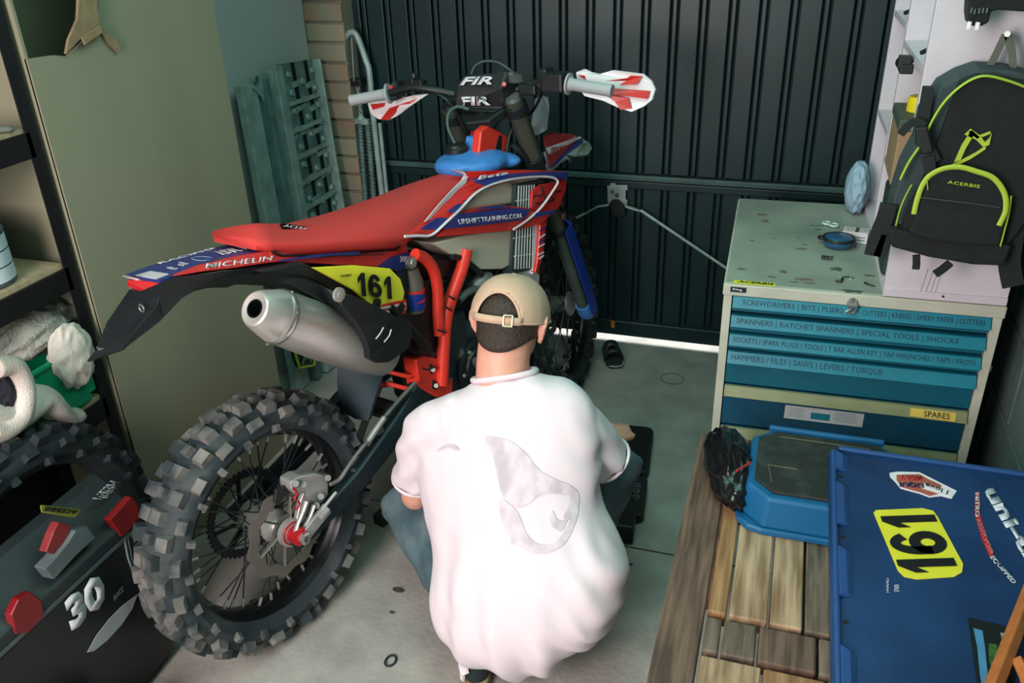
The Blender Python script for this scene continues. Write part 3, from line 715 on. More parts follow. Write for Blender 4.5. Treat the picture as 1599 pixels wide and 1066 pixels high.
mb = B_(); mb.ell([(.8483,.1,.6949)][0], (.05, .04, .03)); mb.build('coolant_union', alud, bk, smooth=80)
tube([(.7175,.115,.6819),(.7629,.115,.6926),(.8193,.115,.6834),(.8563,.115,.6653)], .012, 'water_pipe', alud)
mb = B_(); mb.box((.66, .03, .52), (.20, .16, .25)); mb.build('gearbox_case', engm, bk, bevel=.02)
# shock with red spring, reservoir
P = []
a0, a1 = V(.44, .0, .50), V(.53, .0, .86)
ad = (a1 - a0).normalized(); n1 = ad.orthogonal().normalized(); n2 = ad.cross(n1)
for i in range(7 * 20 + 1):
    t = i / 140; an = 2*PI*i/20; P.append(a0.lerp(a1, .05 + t*.75) + (n1*math.cos(an) + n2*math.sin(an)) * .046)
mb = B_(); mb.tube(P, .0075, 8); mb.build('shock_spring', redframe, bk, smooth=60)
mb = B_(); mb.tube([a0, a0.lerp(a1, .5), a0.lerp(a1, .5), a1], [.012, .012, .026, .03], 14); mb.build('shock_body', alud, bk, smooth=40)
for k, q in enumerate(([(.445,.05,.57),(.5472,.05,.5298)], [(.4474,.05,.5287),(.5453,.05,.4891)])):
    a, b = q; tube([a, (a[0]*.5 + b[0]*.5, .10, a[2]*.5 + b[2]*.5 - .012), b], .0065, 'shock_spring_coil', redframe, smooth=5)
mb = B_(); mb.tube([(.544,.105,.8447),(.5494,.105,.8023),(.5422,.105,.7639),(.5394,.105,.7196)], [.020, .026, .028, .026], 16); mb.build('shock_reservoir', M('reservoir', (108, 104, 94), .4, .4), bk, smooth=50)
mb = B_(); mb.tube([(.5445,.105,.7762),(.5414,.105,.7302)], [.0295, .0290], 16); rsv = mb.build('reservoir_sticker', blued, bk, smooth=50)
mb = B_(); mb.tube([(.5466,.105,.7829),(.5457,.105,.7738)], [.0298, .0298], 16); mb.tube([(.5442,.105,.7556),(.5437,.105,.7501)], [.0298, .0298], 16); mb.build('sticker_band', red, rsv, smooth=50)
mb = B_(); a = [(.5264,.128,.8688)][0]; mb.lathe(a, (0, 1, 0), [(-.01, .016), (.004, .016), (.005, .010), (.008, .010), (.008, .001)], 18); mb.build('shock_bolt', steel, bk, smooth=40)
# inner mudguard flap
mb = B_(); 
rings = []
for q in ([(.3506,-.02,.6335),(.4318,.07,.6162)], [(.3343,-.02,.5828),(.4066,.07,.5693)], [(.3268,-.02,.5272),(.3702,.07,.5182)], [(.3436,-.02,.4679),(.3467,.06,.4636)]):
    a, b = q; a, b = Vector(a), Vector(b); m_ = (a + b) / 2
    rings.append([a, m_ + V(-.010, 0, 0), b, b + V(.012, 0, 0), m_ + V(.006, 0, 0), a + V(.012, 0, 0)])
mb.loft(rings); mb.build('mud_flap', dust, bk, smooth=50)
tube([(.2871,-.05,.7011),(.3295,-.05,.6519),(.3686,-.05,.5988)], .008, 'silencer_stay', alud, smooth=0)
# rear mudguard: blue top, red sides, black underside
tl = [(-.1367,-.075,1.0429),(-.1012,-.075,1.0432),(-.0219,-.075,1.039),(.0776,-.075,1.0296),(.1583,-.075,1.0186),(.233,-.075,1.0024)]
tr = [(-.1497,.07,1.0582),(-.1166,.07,1.0578),(-.0556,.07,1.057),(.0301,.07,1.0459),(.1285,.07,1.0281),(.2056,.07,1.0179)]
mb = B_(); mb.strip(tl, tr, (0, 0, -.006)); ft = mb.build('rear_mudguard', navy, bk)
su = [(-.1193,.074,1.0588),(-.0584,.074,1.0579),(.027,.074,1.0468),(.1252,.074,1.0291),(.1605,.074,1.0333),(.2023,.074,1.0196),(.3453,.074,.98),(.4925,.074,.9381),(.5704,.074,.9156)]
sl = [(-.1284,.088,1.0629),(-.0709,.088,1.0518),(.0112,.088,1.0311),(.1078,.088,1.0098),(.1415,.088,1.0003),(.2047,.088,.976),(.3549,.088,.9151),(.4703,.088,.8691),(.5135,.088,.842)]
mb = B_(); mb.strip(su, sl, (0, -.008, 0)); fs = mb.build('side_strip', red, bk)
mb = B_(); mb.strip([(p[0], -p[1], p[2] - .045) for p in su], [(p[0], -p[1], p[2] - .045) for p in sl], (0, .008, 0)); mb.build('side_strip', red, bk)
panel([(.3395,.08,.9818),(.4863,.08,.9409),(.5666,.08,.9185),(.5734,.08,.8563),(.5361,.08,.829),(.4784,.08,.8642),(.3624,.08,.9104),(.2113,.08,.9717)], .02, 'side_panel', red)
ul = [(-.1589,.084,1.0612),(-.1259,.084,1.0614),(-.0436,.084,1.04),(.035,.084,1.0228),(.1267,.084,1.0033),(.2081,.084,.9742),(.2954,.084,.9413)]
ud = [(-.1634,.076,.9896),(-.1146,.076,1.0097),(-.0431,.076,1.0184),(.0373,.076,1.0059),(.1287,.076,.9822),(.2003,.076,.9526),(.2763,.076,.8987)]
mb = B_(); mb.strip(off3(ul, .002), ud, (0, -.150, -.06)); mb.build('mudguard_underside', blackp, bk)
# blue/navy wedge and black seams
decal([(.1227,.09,1.0087),(.2554,.09,.9803),(.38,.09,.9448),(.3783,.09,.9369),(.2537,.09,.9729),(.1398,.09,1.0012)], 'navy_wedge', navy, fs)
decal([(.4381,.086,.8829),(.4995,.086,.8898),(.5704,.086,.8783),(.5839,.086,.8646),(.5535,.086,.8458),(.5254,.086,.8375),(.4745,.086,.8664)], 'navy_wedge', navy, fs)
tube([(.1237,.084,1.0287),(.1478,.084,1.0114),(.2602,.084,.9754),(.4074,.084,.933),(.5195,.084,.9015),(.5637,.084,.9146),(.6195,.084,.9111)], .0035, 'black_seam', black, smooth=0, n=6)
tube([(.1551,.082,1.0331),(.2096,.082,1.0151),(.3925,.082,.9631),(.5664,.082,.9161)], .0045, 'black_seam', black, smooth=0, n=6)
tube([(.2498,.094,.9732),(.274,.094,.9681),(.4639,.094,.9084)], .0015, 'black_seam', black, smooth=0, n=5)
text('MICHELIN', *[(-.0575,.091,1.0538),(.1125,.091,1.0131),(-.0523,.091,1.0639)], white, fs, bold=.02, out=(0,-1,0), flip=True)
text('72', *[(.286,.084,.9764),(.336,.084,.9646),(.2964,.084,.9843)], white, fs, bold=.0, out=(0,-1,0), flip=True)
text('300', *[(.5191,.092,.8678),(.5489,.092,.8592),(.522,.092,.883)], white, fs, bold=.0, out=(0,-1,0), flip=True)
# marks on the blue top, lying along the tail
def topq(s0, t0, s1, t1):  # s along, t across (0 left .. 1 right)
    def at(s, t):
        k = min(int(s * 5), 4); f = s * 5 - k
        a = Vector(tl[k]).lerp(Vector(tl[k+1]), f); b = Vector(tr[k]).lerp(Vector(tr[k+1]), f)
        return a.lerp(b, t) + V(0, 0, .0012)
    return at(s0, t1), at(s1, t1), at(s0, t0)
a = topq(.02, .2, .2, .85); c = a[1] + (a[2] - a[0])
B_().panel([a[0], a[0].lerp(a[1], .5), a[1], c.lerp(a[1], .2), a[2].lerp(a[0], .1), a[0].lerp(a[2], .55)], (0, 0, -.002)).build('white_chevron', white, ft)
text('ISR', *topq(.58, .35, .70, .75), white, ft, bold=.02, out=(0,0,1), flip=True)
text('RACING', *topq(.30, .02, .62, .16), white, ft, bold=.02, out=(0,0,1), flip=True)
text('e', *topq(.26, .5, .29, .8), white, ft, out=(0,0,1), flip=True)
text('oil', *topq(.33, .45, .38, .75), white, ft, out=(0,0,1), flip=True)
text('kit', *topq(.72, .35, .80, .7), white, ft, out=(0,0,1), flip=True)
a = topq(.48, .5, .5, .6); B_().tube([a[0] + V(.020*math.cos(t), .024*math.sin(t), -.004*math.cos(t)) for t in [i*PI/8 for i in range(16)]], .0008, 4, loop=True).build('round_mark', M('pale_blue_print', (150, 160, 200), .5), ft)
a = topq(.86, .25, .98, .75); B_().panel([a[0], a[1], a[1] + (a[2]-a[0]), a[2]], (0, 0, -.002)).build('red_block', red, ft)
mb = B_(); mb.strip([(-.1371,-.075,1.0416),(-.0936,-.075,1.0103)], [(-.1792,0,1.0729),(-.1377,0,1.0432)], (0, 0, -.003)); 
panel([(-.1799,0,1.0704),(-.1352,0,1.0415),(-.1337,0,1.036),(-.1508,-.05,1.0463)], .004, 'tail_edge', white)
# tail light and number plate carrier
pl = [(-.1496,-.055,1.0393),(-.1414,.055,1.05),(-.1455,.055,1.0306),(-.1581,.05,1.0318),(-.1475,-.03,1.0169),(-.1494,-.055,1.0249)]
B_().panel(pl, V(.03, 0, -.004)).build('tail_light', redlens, bk, bevel=.003)
mb = B_(); mb.panel([(-.1514,-.05,1.0193),(-.1485,.055,1.0304),(-.1639,.055,1.0084),(-.2506,.03,.9398),(-.2528,-.035,.9165),(-.2495,-.055,.9282),(-.2149,-.055,.97)], (.012, 0, -.004)); pc = mb.build('plate_carrier', blackp, bk, bevel=.002)
tube([(-.1421,.06,1.0496),(-.1496,.06,1.0289),(-.163,.058,1.0086),(-.251,.034,.9423)], .004, 'carrier_edge', alud, pc, smooth=0, n=6)
panel([(-.2541,.032,.9418),(-.2538,-.033,.9174),(-.2508,-.055,.9288),(-.2441,-.05,.9327),(-.2442,-.03,.9268),(-.2523,.028,.9486)], .004, 'carrier_lip', alud, d=(1, 0, 0), bevel=0)
mb = B_(); a = [(-.1763,.03,1.0032)][0]; mb.tube([Vector(a) + V(-.004, .008*math.cos(t), .008*math.sin(t)) for t in [i*PI/4 for i in range(8)]], .002, 5, loop=True); mb.build('carrier_clip', alud, pc)
panel([(-.1499,.07,1.0473),(-.1193,.07,1.0484),(-.0335,.07,1.0241),(.0474,.07,1.0051),(.0964,.07,.9828),(.0464,.07,1.0009),(-.0394,.07,1.0146),(-.1112,.07,1.0059),(-.1729,.07,.9782),(-.267,.07,.9544),(-.2711,.07,.9591),(-.1681,.07,1.0155)], .14, 'mudguard_tail', blackp, bevel=.004, d=(0, -1, -.40))
# seat
rs = [(.0928,.078,1.0606),(.1263,.086,1.0462),(.1981,.096,1.0224),(.2776,.104,.9996),(.3652,.11,.9758),(.4483,.116,.9537),(.5322,.118,.9328),(.6179,.106,.945),(.7,.092,.964),(.7811,.076,.9779),(.8583,.06,.9873),(.9111,.045,.995)]
tm = [(.164,0,1.0517),(.208,0,1.0409),(.2882,0,1.0351),(.3811,-0,1.0234),(.4815,0,1.014),(.57,0,1.0094),(.6646,0,1.008),(.7538,0,1.0076),(.8181,0,1.0075),(.8722,0,1.0049),(.9152,0,1.0015),(.9403,0,.999)]
rings = []
for i, (r_, m_) in enumerate(zip(rs, tm)):
    r_, m_ = Vector(r_), Vector(m_)
    u = m_.x * .55 + r_.x * .45; v = r_.y; wt = max(m_.z, r_.z + .012); wl = r_.z
    ring = []
    for k in (-1, -.985, -.9, -.72, -.4, 0, .4, .72, .9, .985, 1):
        ak = abs(k); f = (1 - ak ** 3.2)
        ring.append(V(m_.x + (r_.x - m_.x) * ak, v * k * (1.0), wl + (wt - wl) * (f ** .55 if f > 0 else 0)))
    ring += [V(r_.x, v * .9, wl - .02), V(r_.x, -v * .9, wl - .02)]
    rings.append(ring)
seat = B_().loft(rings).build('seat', redseat, bk, smooth=75)
B_().panel([(.1982,.035,1.0654),(.215,.035,1.0618),(.2967,.035,1.0255),(.2992,.035,1.0182),(.2902,.035,1.0162),(.2037,.035,1.056)], (0, 0, -.006)).build('seat_badge', black, seat, bevel=.001)
text('ACERBIS', *[(.2041,.037,1.0569),(.287,.037,1.0199),(.211,.037,1.0609)], white, seat, bold=.01, out=(-.3,0,1), flip=True, lift=.003)
# tank, shrouds
tank = B_()
tp = [(.6229,.125,.8899),(.7528,.125,.8701),(.8681,.125,.845),(1.0162,.125,.8065),(.9855,.125,.7039),(.9328,.125,.7057),(.8116,.125,.7468),(.7792,.125,.784),(.6909,.125,.8375)]
tank.panel(tp, (0, -.25, 0)).build('fuel_tank', creamt, bk, bevel=.012)
panel([(.7038,.12,.9277),(.7713,.12,.9445),(.8462,.12,.9737),(.9291,.12,.9721),(1.1018,.12,.9463),(1.2032,.12,.9137),(1.0616,.12,.9108),(1.0161,.12,.8873),(.936,.12,.9024),(.8142,.12,.9264)], .24, 'fuel_tank_upper', creamt, bevel=.01)
mb = B_(); a = [(.9977,.124,.9523)][0]; mb.lathe(a, (0, 1, 0), [(0, .008), (.004, .008), (.004, .001)], 12); mb.build('tank_bolt', alu, bk)
u1 = [(.8327,.05,1.0305),(.8681,.075,1.0199),(.927,.1,1.009),(1.0026,.115,.993),(1.0623,.125,.9797),(1.1602,.14,.9553),(1.297,.15,.9173),(1.2657,.165,.8951),(1.1972,.16,.923),(1.1317,.15,.9432),(1.0541,.145,.959),(.9799,.14,.9711),(.9084,.135,.9772),(.8613,.132,.9764),(.8106,.132,.9698),(.744,.132,.9483),(.6823,.128,.9297),(.6226,.124,.9125),(.524,.12,.9427),(.6169,.108,.9527),(.6988,.094,.9719),(.7795,.078,.9841),(.8626,.062,.992),(.8929,.052,1.0002)]
sh_up = panel(u1, .012, 'shroud', red)
l1 = [(.6382,.128,.9035),(.6896,.13,.9204),(.7377,.133,.9356),(.7927,.137,.9374),(.8439,.142,.9315),(.901,.146,.9202),(.9761,.152,.8943),(1.0455,.16,.8691),(1.0765,.162,.848),(1.1867,.168,.8267),(1.1527,.164,.811),(1.1083,.16,.8009),(1.0392,.155,.8092),(.9698,.15,.8201),(.8451,.142,.8515),(.7349,.135,.879)]
sh_lo = panel(l1, .010, 'shroud', red)
# front red wing seen through the shroud opening
panel([(1.0876,.15,.9106),(1.1402,.15,.9167),(1.2158,.15,.9048),(1.2904,.15,.8872),(1.2841,.15,.8612),(1.231,.15,.8118),(1.0947,.15,.8413),(1.0708,.15,.8586)], .010, 'shroud_wing', red)
mb = B_()
for q in ([(1.0847,.153,.8936),(1.132,.153,.8845)], [(1.1351,.153,.9143),(1.1515,.153,.8521)], [(1.1776,.153,.8822),(1.198,.153,.8514)], [(1.093,.153,.8688),(1.2056,.153,.8492)], [(1.2079,.153,.8738),(1.2471,.153,.8673)]):
    a, b = q; mb.tube([a, b], .0022, 5)
mb.build('wing_line', black, bk)
# white piping loop
tube([(.5169,.124,.9438),(.5629,.127,.9311),(.6158,.13,.9164),(.6757,.136,.9346),(.7342,.14,.953),(.8005,.14,.9753),(.8509,.14,.9818),(.8977,.143,.9827),(.9687,.148,.9767),(1.0439,.152,.9642),(1.1195,.158,.9481),(1.1771,.168,.931),(1.1998,.172,.9132),(1.1788,.172,.8961),(1.1044,.166,.8547),(1.0278,.162,.8361),(.9603,.157,.828)], .0042, 'white_piping', white, n=6, smooth=3)
decal([(.8265,.055,1.0325),(.8536,.068,1.0249),(.8754,.068,1.0062),(.8578,.07,.9902),(.7841,.083,.9797),(.7121,.096,.9646),(.644,.108,.9517),(.6097,.114,.9539),(.692,.1,.9763),(.773,.084,.992),(.8437,.068,1.0013),(.868,.06,1.0093)], 'white_flash', white, sh_up, lift=.004)
decal([(.8227,.125,1.0065),(.9091,.13,1.001),(.9894,.135,.9875),(1.1365,.148,.9579),(1.2797,.158,.9213),(1.2538,.17,.9029),(1.1806,.166,.934),(1.1201,.158,.954),(1.0446,.152,.9699),(.9708,.147,.9818),(.9012,.141,.9872),(.8607,.138,.9865)], 'navy_band', navy, sh_up, lift=.004)
decal([(.8224,.11,1.0107),(.8558,.117,1.01),(.9874,.132,.9906),(.974,.134,.9875),(.8479,.122,1.0032)], 'navy_band', navy, sh_up, lift=.004)
decal([(.5837,.118,.9411),(.649,.122,.9536),(.6928,.128,.9411),(.6602,.126,.9181)], 'navy_block', navy, sh_up, lift=.004)
decal([(.6936,.125,.9569),(.7406,.128,.9671),(.7696,.134,.9576),(.7177,.13,.9503)], 'navy_block', navy, sh_up, lift=.004)
decal([(.7621,.13,.9704),(.8121,.135,.966),(.7788,.134,.9587)], 'navy_block', navy, sh_up, lift=.004)
decal([(.659,.134,.9213),(.6953,.136,.9322),(.7252,.139,.9436),(.7925,.143,.9297),(.8937,.15,.9093),(.9684,.157,.8922),(1.0392,.164,.8683),(1.0249,.163,.8553),(1,.16,.8463),(.8855,.152,.8704),(.7866,.143,.8911)], 'navy_band', navy, sh_lo, lift=.004)
decal([(.7904,.141,.9385),(.8385,.146,.9325),(.8954,.15,.9213),(.9586,.155,.8997),(.8913,.152,.9131)], 'navy_band', navy, sh_lo, lift=.004)
decal([(1.0718,.165,.8477),(1.1817,.171,.8264),(1.1607,.169,.8177),(1.056,.165,.8381)], 'navy_band', navy, sh_lo, lift=.004)
text('UPSHIFTTRAINING.COM', *[(.7125,.1455,.9185),(.9893,.1655,.8562),(.7107,.1455,.9341)], white, sh_lo, bold=.022, out=(0,-1,0), flip=True, lift=.004)
text('Beta', *[(.8347,.13,1.0096),(.9664,.143,.9925),(.8484,.13,1.0186)], white, sh_up, bold=.03, out=(0,-1,.5), flip=True, lift=.004)
# radiator
panel([(1.0221,.135,.9468),(1.1798,.135,.9212),(1.1757,.135,.8809),(1.1201,.135,.6449),(.9673,.135,.678),(.964,.135,.7087),(.9912,.135,.8115)], .03, 'radiator_core', M('radiator_dark', (40, 56, 58), .6), bevel=0)
mb = B_()
for i in range(7):
    t = (i + .5) / 7
    a = Vector([(1.0211,.14,.9436)][0]).lerp(Vector([(1.1192,.14,.9214)][0]), t); b = Vector([(.9691,.14,.695)][0]).lerp(Vector([(1.0791,.14,.6602)][0]), t)
    m0 = B_().tube([a, b], .0024, 5); m0.build('radiator_louvre', louv, bk)
mb = B_()
for q in ([(.9789,.139,.7334),(1.0967,.139,.7018)], [(1.0101,.139,.8991),(1.116,.139,.8772)], [(.9825,.139,.7902),(1.1035,.139,.7639)]): mb.tube(q, .0024, 5)
mb.build('radiator_bar', louv, bk)
panel([(1.1026,.142,.7984),(1.1248,.142,.7937),(1.0932,.142,.6423),(1.0702,.142,.6419)], .04, 'radiator_frame', white, bevel=.001)
panel([(1.1167,.152,.7953),(1.1593,.152,.7992),(1.1388,.152,.75),(1.1244,.152,.6855),(1.0943,.152,.6567),(1.0703,.152,.6477),(1.0905,.152,.6928)], .02, 'radiator_guard', red, bevel=.003)
mb = B_()
for q in ([(1.1022,.1535,.7535),(1.1369,.1535,.7551)], [(1.0955,.1535,.7258),(1.13,.1535,.7251)], [(1.0891,.1535,.7021),(1.1234,.1535,.6992)], [(1.0952,.1535,.6871),(1.1224,.1535,.6886)]): mb.tube(q, .0026, 5)
mb.build('guard_stripe', white, bk)
mb = B_()
for q in ([(1.1085,.1535,.7769),(1.147,.1535,.7776)], [(1.1009,.1535,.7411),(1.1315,.1535,.7397)]): mb.tube(q, .0026, 5)
mb.build('guard_stripe', navy, bk)
panel([(.9753,.13,.6828),(1.0978,.13,.6521),(1.1287,.13,.6143),(1.1212,.13,.581),(1.0114,.13,.6222)], .05, 'radiator_tank', M('radiator_end', (190, 192, 194), .45, .3), bevel=.004)
# tank top cover, cap, breather, ignition pod
mb = B_()
mb.ell((.985, 0, 1.012), (.125, .110, .040)); mb.ell((.90, 0, 1.02), (.04, .07, .024)); mb.ell((1.08, .03, 1.00), (.05, .09, .025)); mb.ell((.96, -.02, 1.03), (.045, .05, .028))
link(blob(mb, .006, 30), 'tank_cover', blue, bk)
B_().lathe((.955, -.025, 1.05), (0, 0, 1), [(0, .036), (.012, .036), (.016, .031), (.022, .03), (.024, .026), (.024, .001)], 14).build('fuel_cap', black, bk, smooth=30)
tube([(.955, -.03, 1.075), (.955, -.05, 1.12), (.965, -.05, 1.16), (.99, -.035, 1.175), (1.01, -.01, 1.165)], .005, 'breather_hose', M('breather', (60, 84, 80), .5), n=8)
panel([(.9822,.012,1.0401),(1.0022,.012,1.0856),(1.0415,.012,1.0827),(1.0602,.012,1.0728),(1.0421,.012,1.0181)], .035, 'ignition_pod', blue, bevel=.004)
panel([(.9921,.015,1.0458),(1.0066,.015,1.0771),(1.0325,.015,1.0733),(1.0203,.015,1.0353)], .004, 'ignition_switch', black, bevel=.002)
# side number board
yp = [(.1901,.132,.9744),(.3193,.132,.9343),(.4404,.132,.883),(.4725,.132,.8423),(.4805,.132,.8034),(.4717,.132,.7849),(.4225,.132,.7934),(.3673,.132,.7994),(.3352,.132,.8382),(.306,.132,.8733)]
nb = panel(yp, .01, 'number_board', yellow)
decal([(.3667,.133,.8016),(.3938,.133,.804),(.4782,.133,.7844),(.4771,.133,.7647),(.4659,.133,.7471),(.3935,.133,.7783)], 'red_stripe', red, nb)
decal([(.377,.1345,.8013),(.4724,.1345,.7769),(.4714,.1345,.7718),(.3829,.1345,.7945)], 'white_stripe', white, nb)
decal([(.3886,.1345,.7868),(.47,.1345,.7641),(.469,.1345,.759),(.3967,.1345,.7782)], 'white_stripe', white, nb)
digits('161', *[(.3092,.135,.8608),(.4264,.135,.805),(.3153,.135,.9205)], inkblk, nb, out=(0,-1,0), flip=True, lift=.0025)
text('TRIUMPH', *[(.2614,.135,.9253),(.2985,.135,.915),(.2625,.135,.9305)], inkblk, nb, bold=.01, out=(0,-1,0), flip=True)
mb = B_(); mb.lathe([(.3709,.134,.8159)][0], (0,1,0), [(-.01, .013), (.004, .013), (.006, .006)], 16); mb.lathe([(.4537,.134,.7705)][0], (0,1,0), [(-.01, .014), (.004, .014), (.006, .006)], 16); mb.build('board_bolt', black, bk, smooth=40)
# airbox side in black and silencer guard
panel([(.0494,.118,1.0133),(.179,.118,.9886),(.2022,.118,.9679),(.3193,.118,.8659),(.3812,.118,.7912),(.4087,.118,.7694),(.4828,.118,.7299),(.519,.118,.6653),(.4854,.118,.6316),(.412,.118,.7112),(.3162,.118,.7877),(.253,.118,.8779),(.2286,.118,.9119),(.1762,.118,.9521)], .03, 'airbox_cover', blackp, bevel=.004)
panel([(.4565,.11,.8375),(.5354,.11,.8449),(.6004,.11,.7842),(.6469,.11,.689),(.6259,.11,.5669),(.5401,.11,.5754),(.4839,.11,.6305),(.4927,.11,.7319)], .10, 'subframe_cover', black, bevel=.004)
tube([(.414,.13,.7893),(.4827,.13,.6928),(.544,.13,.6079)], .014, 'subframe_tube', black, smooth=0)
# silencer
ma, mf = Vector([(-.0012,.15,.9522)][0]), Vector([(.3999,.105,.6539)][0])
md = (mf - ma).normalized(); L = (mf - ma).length
x_ = V(0, 1, 0) - md * md.y; x_.normalize(); y_ = md.cross(x_)
def mring(t, rx, ry, n=32, dx=0, dy=0): 
    return [ma + md * t + x_ * (dx + rx * math.cos(2*PI*j/n)) + y_ * (dy + ry * math.sin(2*PI*j/n)) for j in range(n)]
B_().loft([mring(.062, .052, .060), mring(.066, .053, .061), mring(L * .45, .057, .068), mring(L * .8, .056, .068), mring(L, .050, .060)]).build('silencer', brushed, bk, smooth=40)
mb = B_(); mb.loft([mring(-.002, .036, .039), mring(-.005, .032, .035), mring(-.003, .021, .021), mring(.03, .0195, .0195)][::-1] + [mring(-.002, .036, .039), mring(.008, .040, .044), mring(.060, .051, .059), mring(.064, .049, .057)], caps=False)
mb.build('silencer_end_cap', endcap, bk, smooth=40)
B_().loft([mring(.030, .018, .018), mring(.0, .0205, .0205), mring(-.003, .0205, .0205), mring(-.003, .017, .017), mring(.05, .016, .016), mring(.051, .001, .001)], caps=False).build('outlet_pipe', blackg, bk, smooth=40)
B_().loft([mring(.062, .0535, .0615), mring(.064, .055, .063), mring(.076, .055, .064), mring(.078, .0535, .0625)], caps=False).build('silencer_band', steel, bk, smooth=40)
mb = B_()
for a in (.3, 1.2, -.7, 2.2, -1.6, 3.2, 4.0):
    c = ma + md * .070 + x_ * (.055*math.cos(a)) + y_ * (.0635*math.sin(a)); d = (x_*math.cos(a) + y_*math.sin(a)); B_().cyl(c - d*.002, c + d*.003, .0035, n=8).build('rivet', alud, bk)
gp = [(.1838,.17,.9342),(.2027,.19,.9162),(.2438,.195,.8948),(.313,.195,.8413),(.3725,.19,.7905),(.4388,.175,.7442),(.4435,.175,.7),(.4178,.175,.6742),(.3413,.175,.6703),(.2985,.18,.6896),(.2661,.185,.7182),(.2613,.193,.7482),(.2521,.197,.7789),(.2382,.2,.8125),(.2181,.203,.8455),(.1967,.2,.8884)]
sg = panel(gp, .05, 'silencer_guard', blackp, bevel=.004)
mb = B_(); mb.tube([(.2758,.2095,.7729),(.2936,.2095,.7806),(.3072,.2095,.7902)], .0016, 6); mb.tube([(.3019,.2095,.7528),(.3226,.2095,.7612),(.3324,.2095,.7744)], .0016, 6); mb.build('guard_mark', white, sg)
mb = B_(); a = Vector([(.1966,.195,.9162)][0]); mb.lathe(a, (0,1,0), [(-.004, .017), (.003, .017), (.004, .013), (.004, .008), (.006, .008), (.006, .001)], 20); mb.build('silencer_bolt', alu, bk, smooth=40)
panel([(.0891,.15,.9801),(.143,.15,.9663),(.2038,.15,.9249),(.2379,.15,.8893),(.25,.15,.8465),(.1774,.15,.8999)], .04, 'silencer_bracket', blackp, bevel=.004)
# footrest and side stand so that it stands
tube([(.60, -.12, .43), (.56, -.20, .25), (.50, -.285, .008)], [.012, .012, .014], 'side_stand', alud, smooth=0)
mb = B_(); mb.box((.57, .185, .40), (.05, .12, .02)); mb.build('footrest', alud, bk, bevel=.004)
# ---------------------------------------------------------------- steered front end
rk = math.radians(24.2); fd = V(math.sin(rk), 0, -math.cos(rk)); fn = V(math.cos(rk), 0, math.sin(rk)); AX = V(1.477, 0, .352)
A0 = AX - fn * .057; stt = .263
def st_(p):
    p = Vector(p); q = p - A0; a = q.dot(fd); n_ = q.dot(fn); v = q.y
    return A0 + fd * a + fn * (n_ * math.cos(stt) + v * math.sin(stt)) + V(0, 1, 0) * (v * math.cos(stt) - n_ * math.sin(stt))
def fk(t, v, o=.022): return st_(A0 + fn * o + fd * (-t) + V(0, v, 0))
fw = wheel('front_tyre', '', .350, .092, .272, blackr, 46, bk, True)
c0 = st_(AX); ex = (st_(AX + V(.1, 0, 0)) - c0).normalized(); ey = (st_(AX + V(0, .1, 0)) - c0).normalized(); ez = (st_(AX + V(0, 0, .1)) - c0).normalized()
fl = lambda p: V(p.x, -p.y, p.z)
fw.matrix_local = Matrix((fl(ex), -fl(ey), fl(ez))).transposed().to_4x4()
fw.location = fl(c0)
spokes(fw, .252, .026, .030)
B_().lathe((0,0,0), (0,1,0), [(-.06, .020), (-.042, .046), (-.034, .046), (-.026, .030), (.026, .030), (.034, .046), (.042, .046), (.06, .020)], 24).build('hub', alu, fw, smooth=40)
mb = B_(); wavy_disc(mb, .105, .130, -.052, .004)
for i in range(6):
    a = 2*PI*i/6; mb.tube([V(.03*math.cos(a), -.052, .03*math.sin(a)), V(.108*math.cos(a+.2), -.052, .108*math.sin(a+.2))], .007, 6, flat=.35)
mb.build('brake_disc', discm, fw, smooth=40)
for s in (1, -1):
    v = s * .105
    tube([fk(.40, v), fk(.62, v), fk(.64, v), fk(.915, v)], [.0275, .0275, .0285, .0285], 'fork_outer_tube', forkm, smooth=0, n=20)
    mb = B_(); mb.lathe(fk(.385, v), fk(.5, v) - fk(.385, v), [(0, .026), (.0, .031), (.022, .032), (.026, .029)], 20); mb.build('fork_seal', black, bk, smooth=40)
    tube([fk(.0, v), fk(.40, v)], .0235, 'fork_leg', M('fork_leg_dark', (86, 100, 95), .3, .5), smooth=0, n=18)
    tube([fk(.912, v), fk(.926, v)], [.026, .022], 'fork_cap', black if s < 0 else alud, smooth=0, n=18)
    mb = B_(); q = [st_(A0 + fn*.022 + fd*(-t) + V(0, v + s*dv, 0) + fn*dn) for t, dv, dn in ((-.035, 0, .02), (.0, 0, .03))]
    tube([fk(.035, v), fk(-.02, v, .035), fk(-.045, v, .045)], [.03, .034, .022], 'fork_foot', blue, smooth=3, n=14)
    G_ = []
    for t, n1, n2 in ((-.01, .045, .016), (.12, .048, .022), (.26, .046, .026), (.36, .042, .028), (.40, .036, .026)):
        G_.append([st_(A0 + fn*.022 + fd*(-t) + fn*a + V(0, v + s*b, 0)) for a, b in ((-.020, .036), (n2, .046), (n1 + .012, .022), (n1 + .014, -.010), (n1 + .008, -.010), (n1 + .004, .018), (n2 - .004, .040), (-.020, .031))])
    B_().loft(G_).build('fork_guard', blued, bk, smooth=40)
    for tt in (.67, .865):
        mb = B_(); mb.lathe(fk(tt, v), fk(tt + .1, v) - fk(tt, v), [(0, .036), (.034, .036)], 20); mb.build('clamp_ring', black, bk, bevel=.003)
for tt in (.67, .865):
    q = []
    for h in (0, .032):
        for a, b in ((.058, .10), (-.025, .04), (-.025, -.04), (.058, -.10)): q.append(st_(A0 + fd*(-tt - h) + fn*(a - .02) + V(0, b, 0)))
    B_().hexa([q[0], q[1], q[2], q[3], q[4], q[5], q[6], q[7]]).build('triple_clamp', black, bk, bevel=.006)
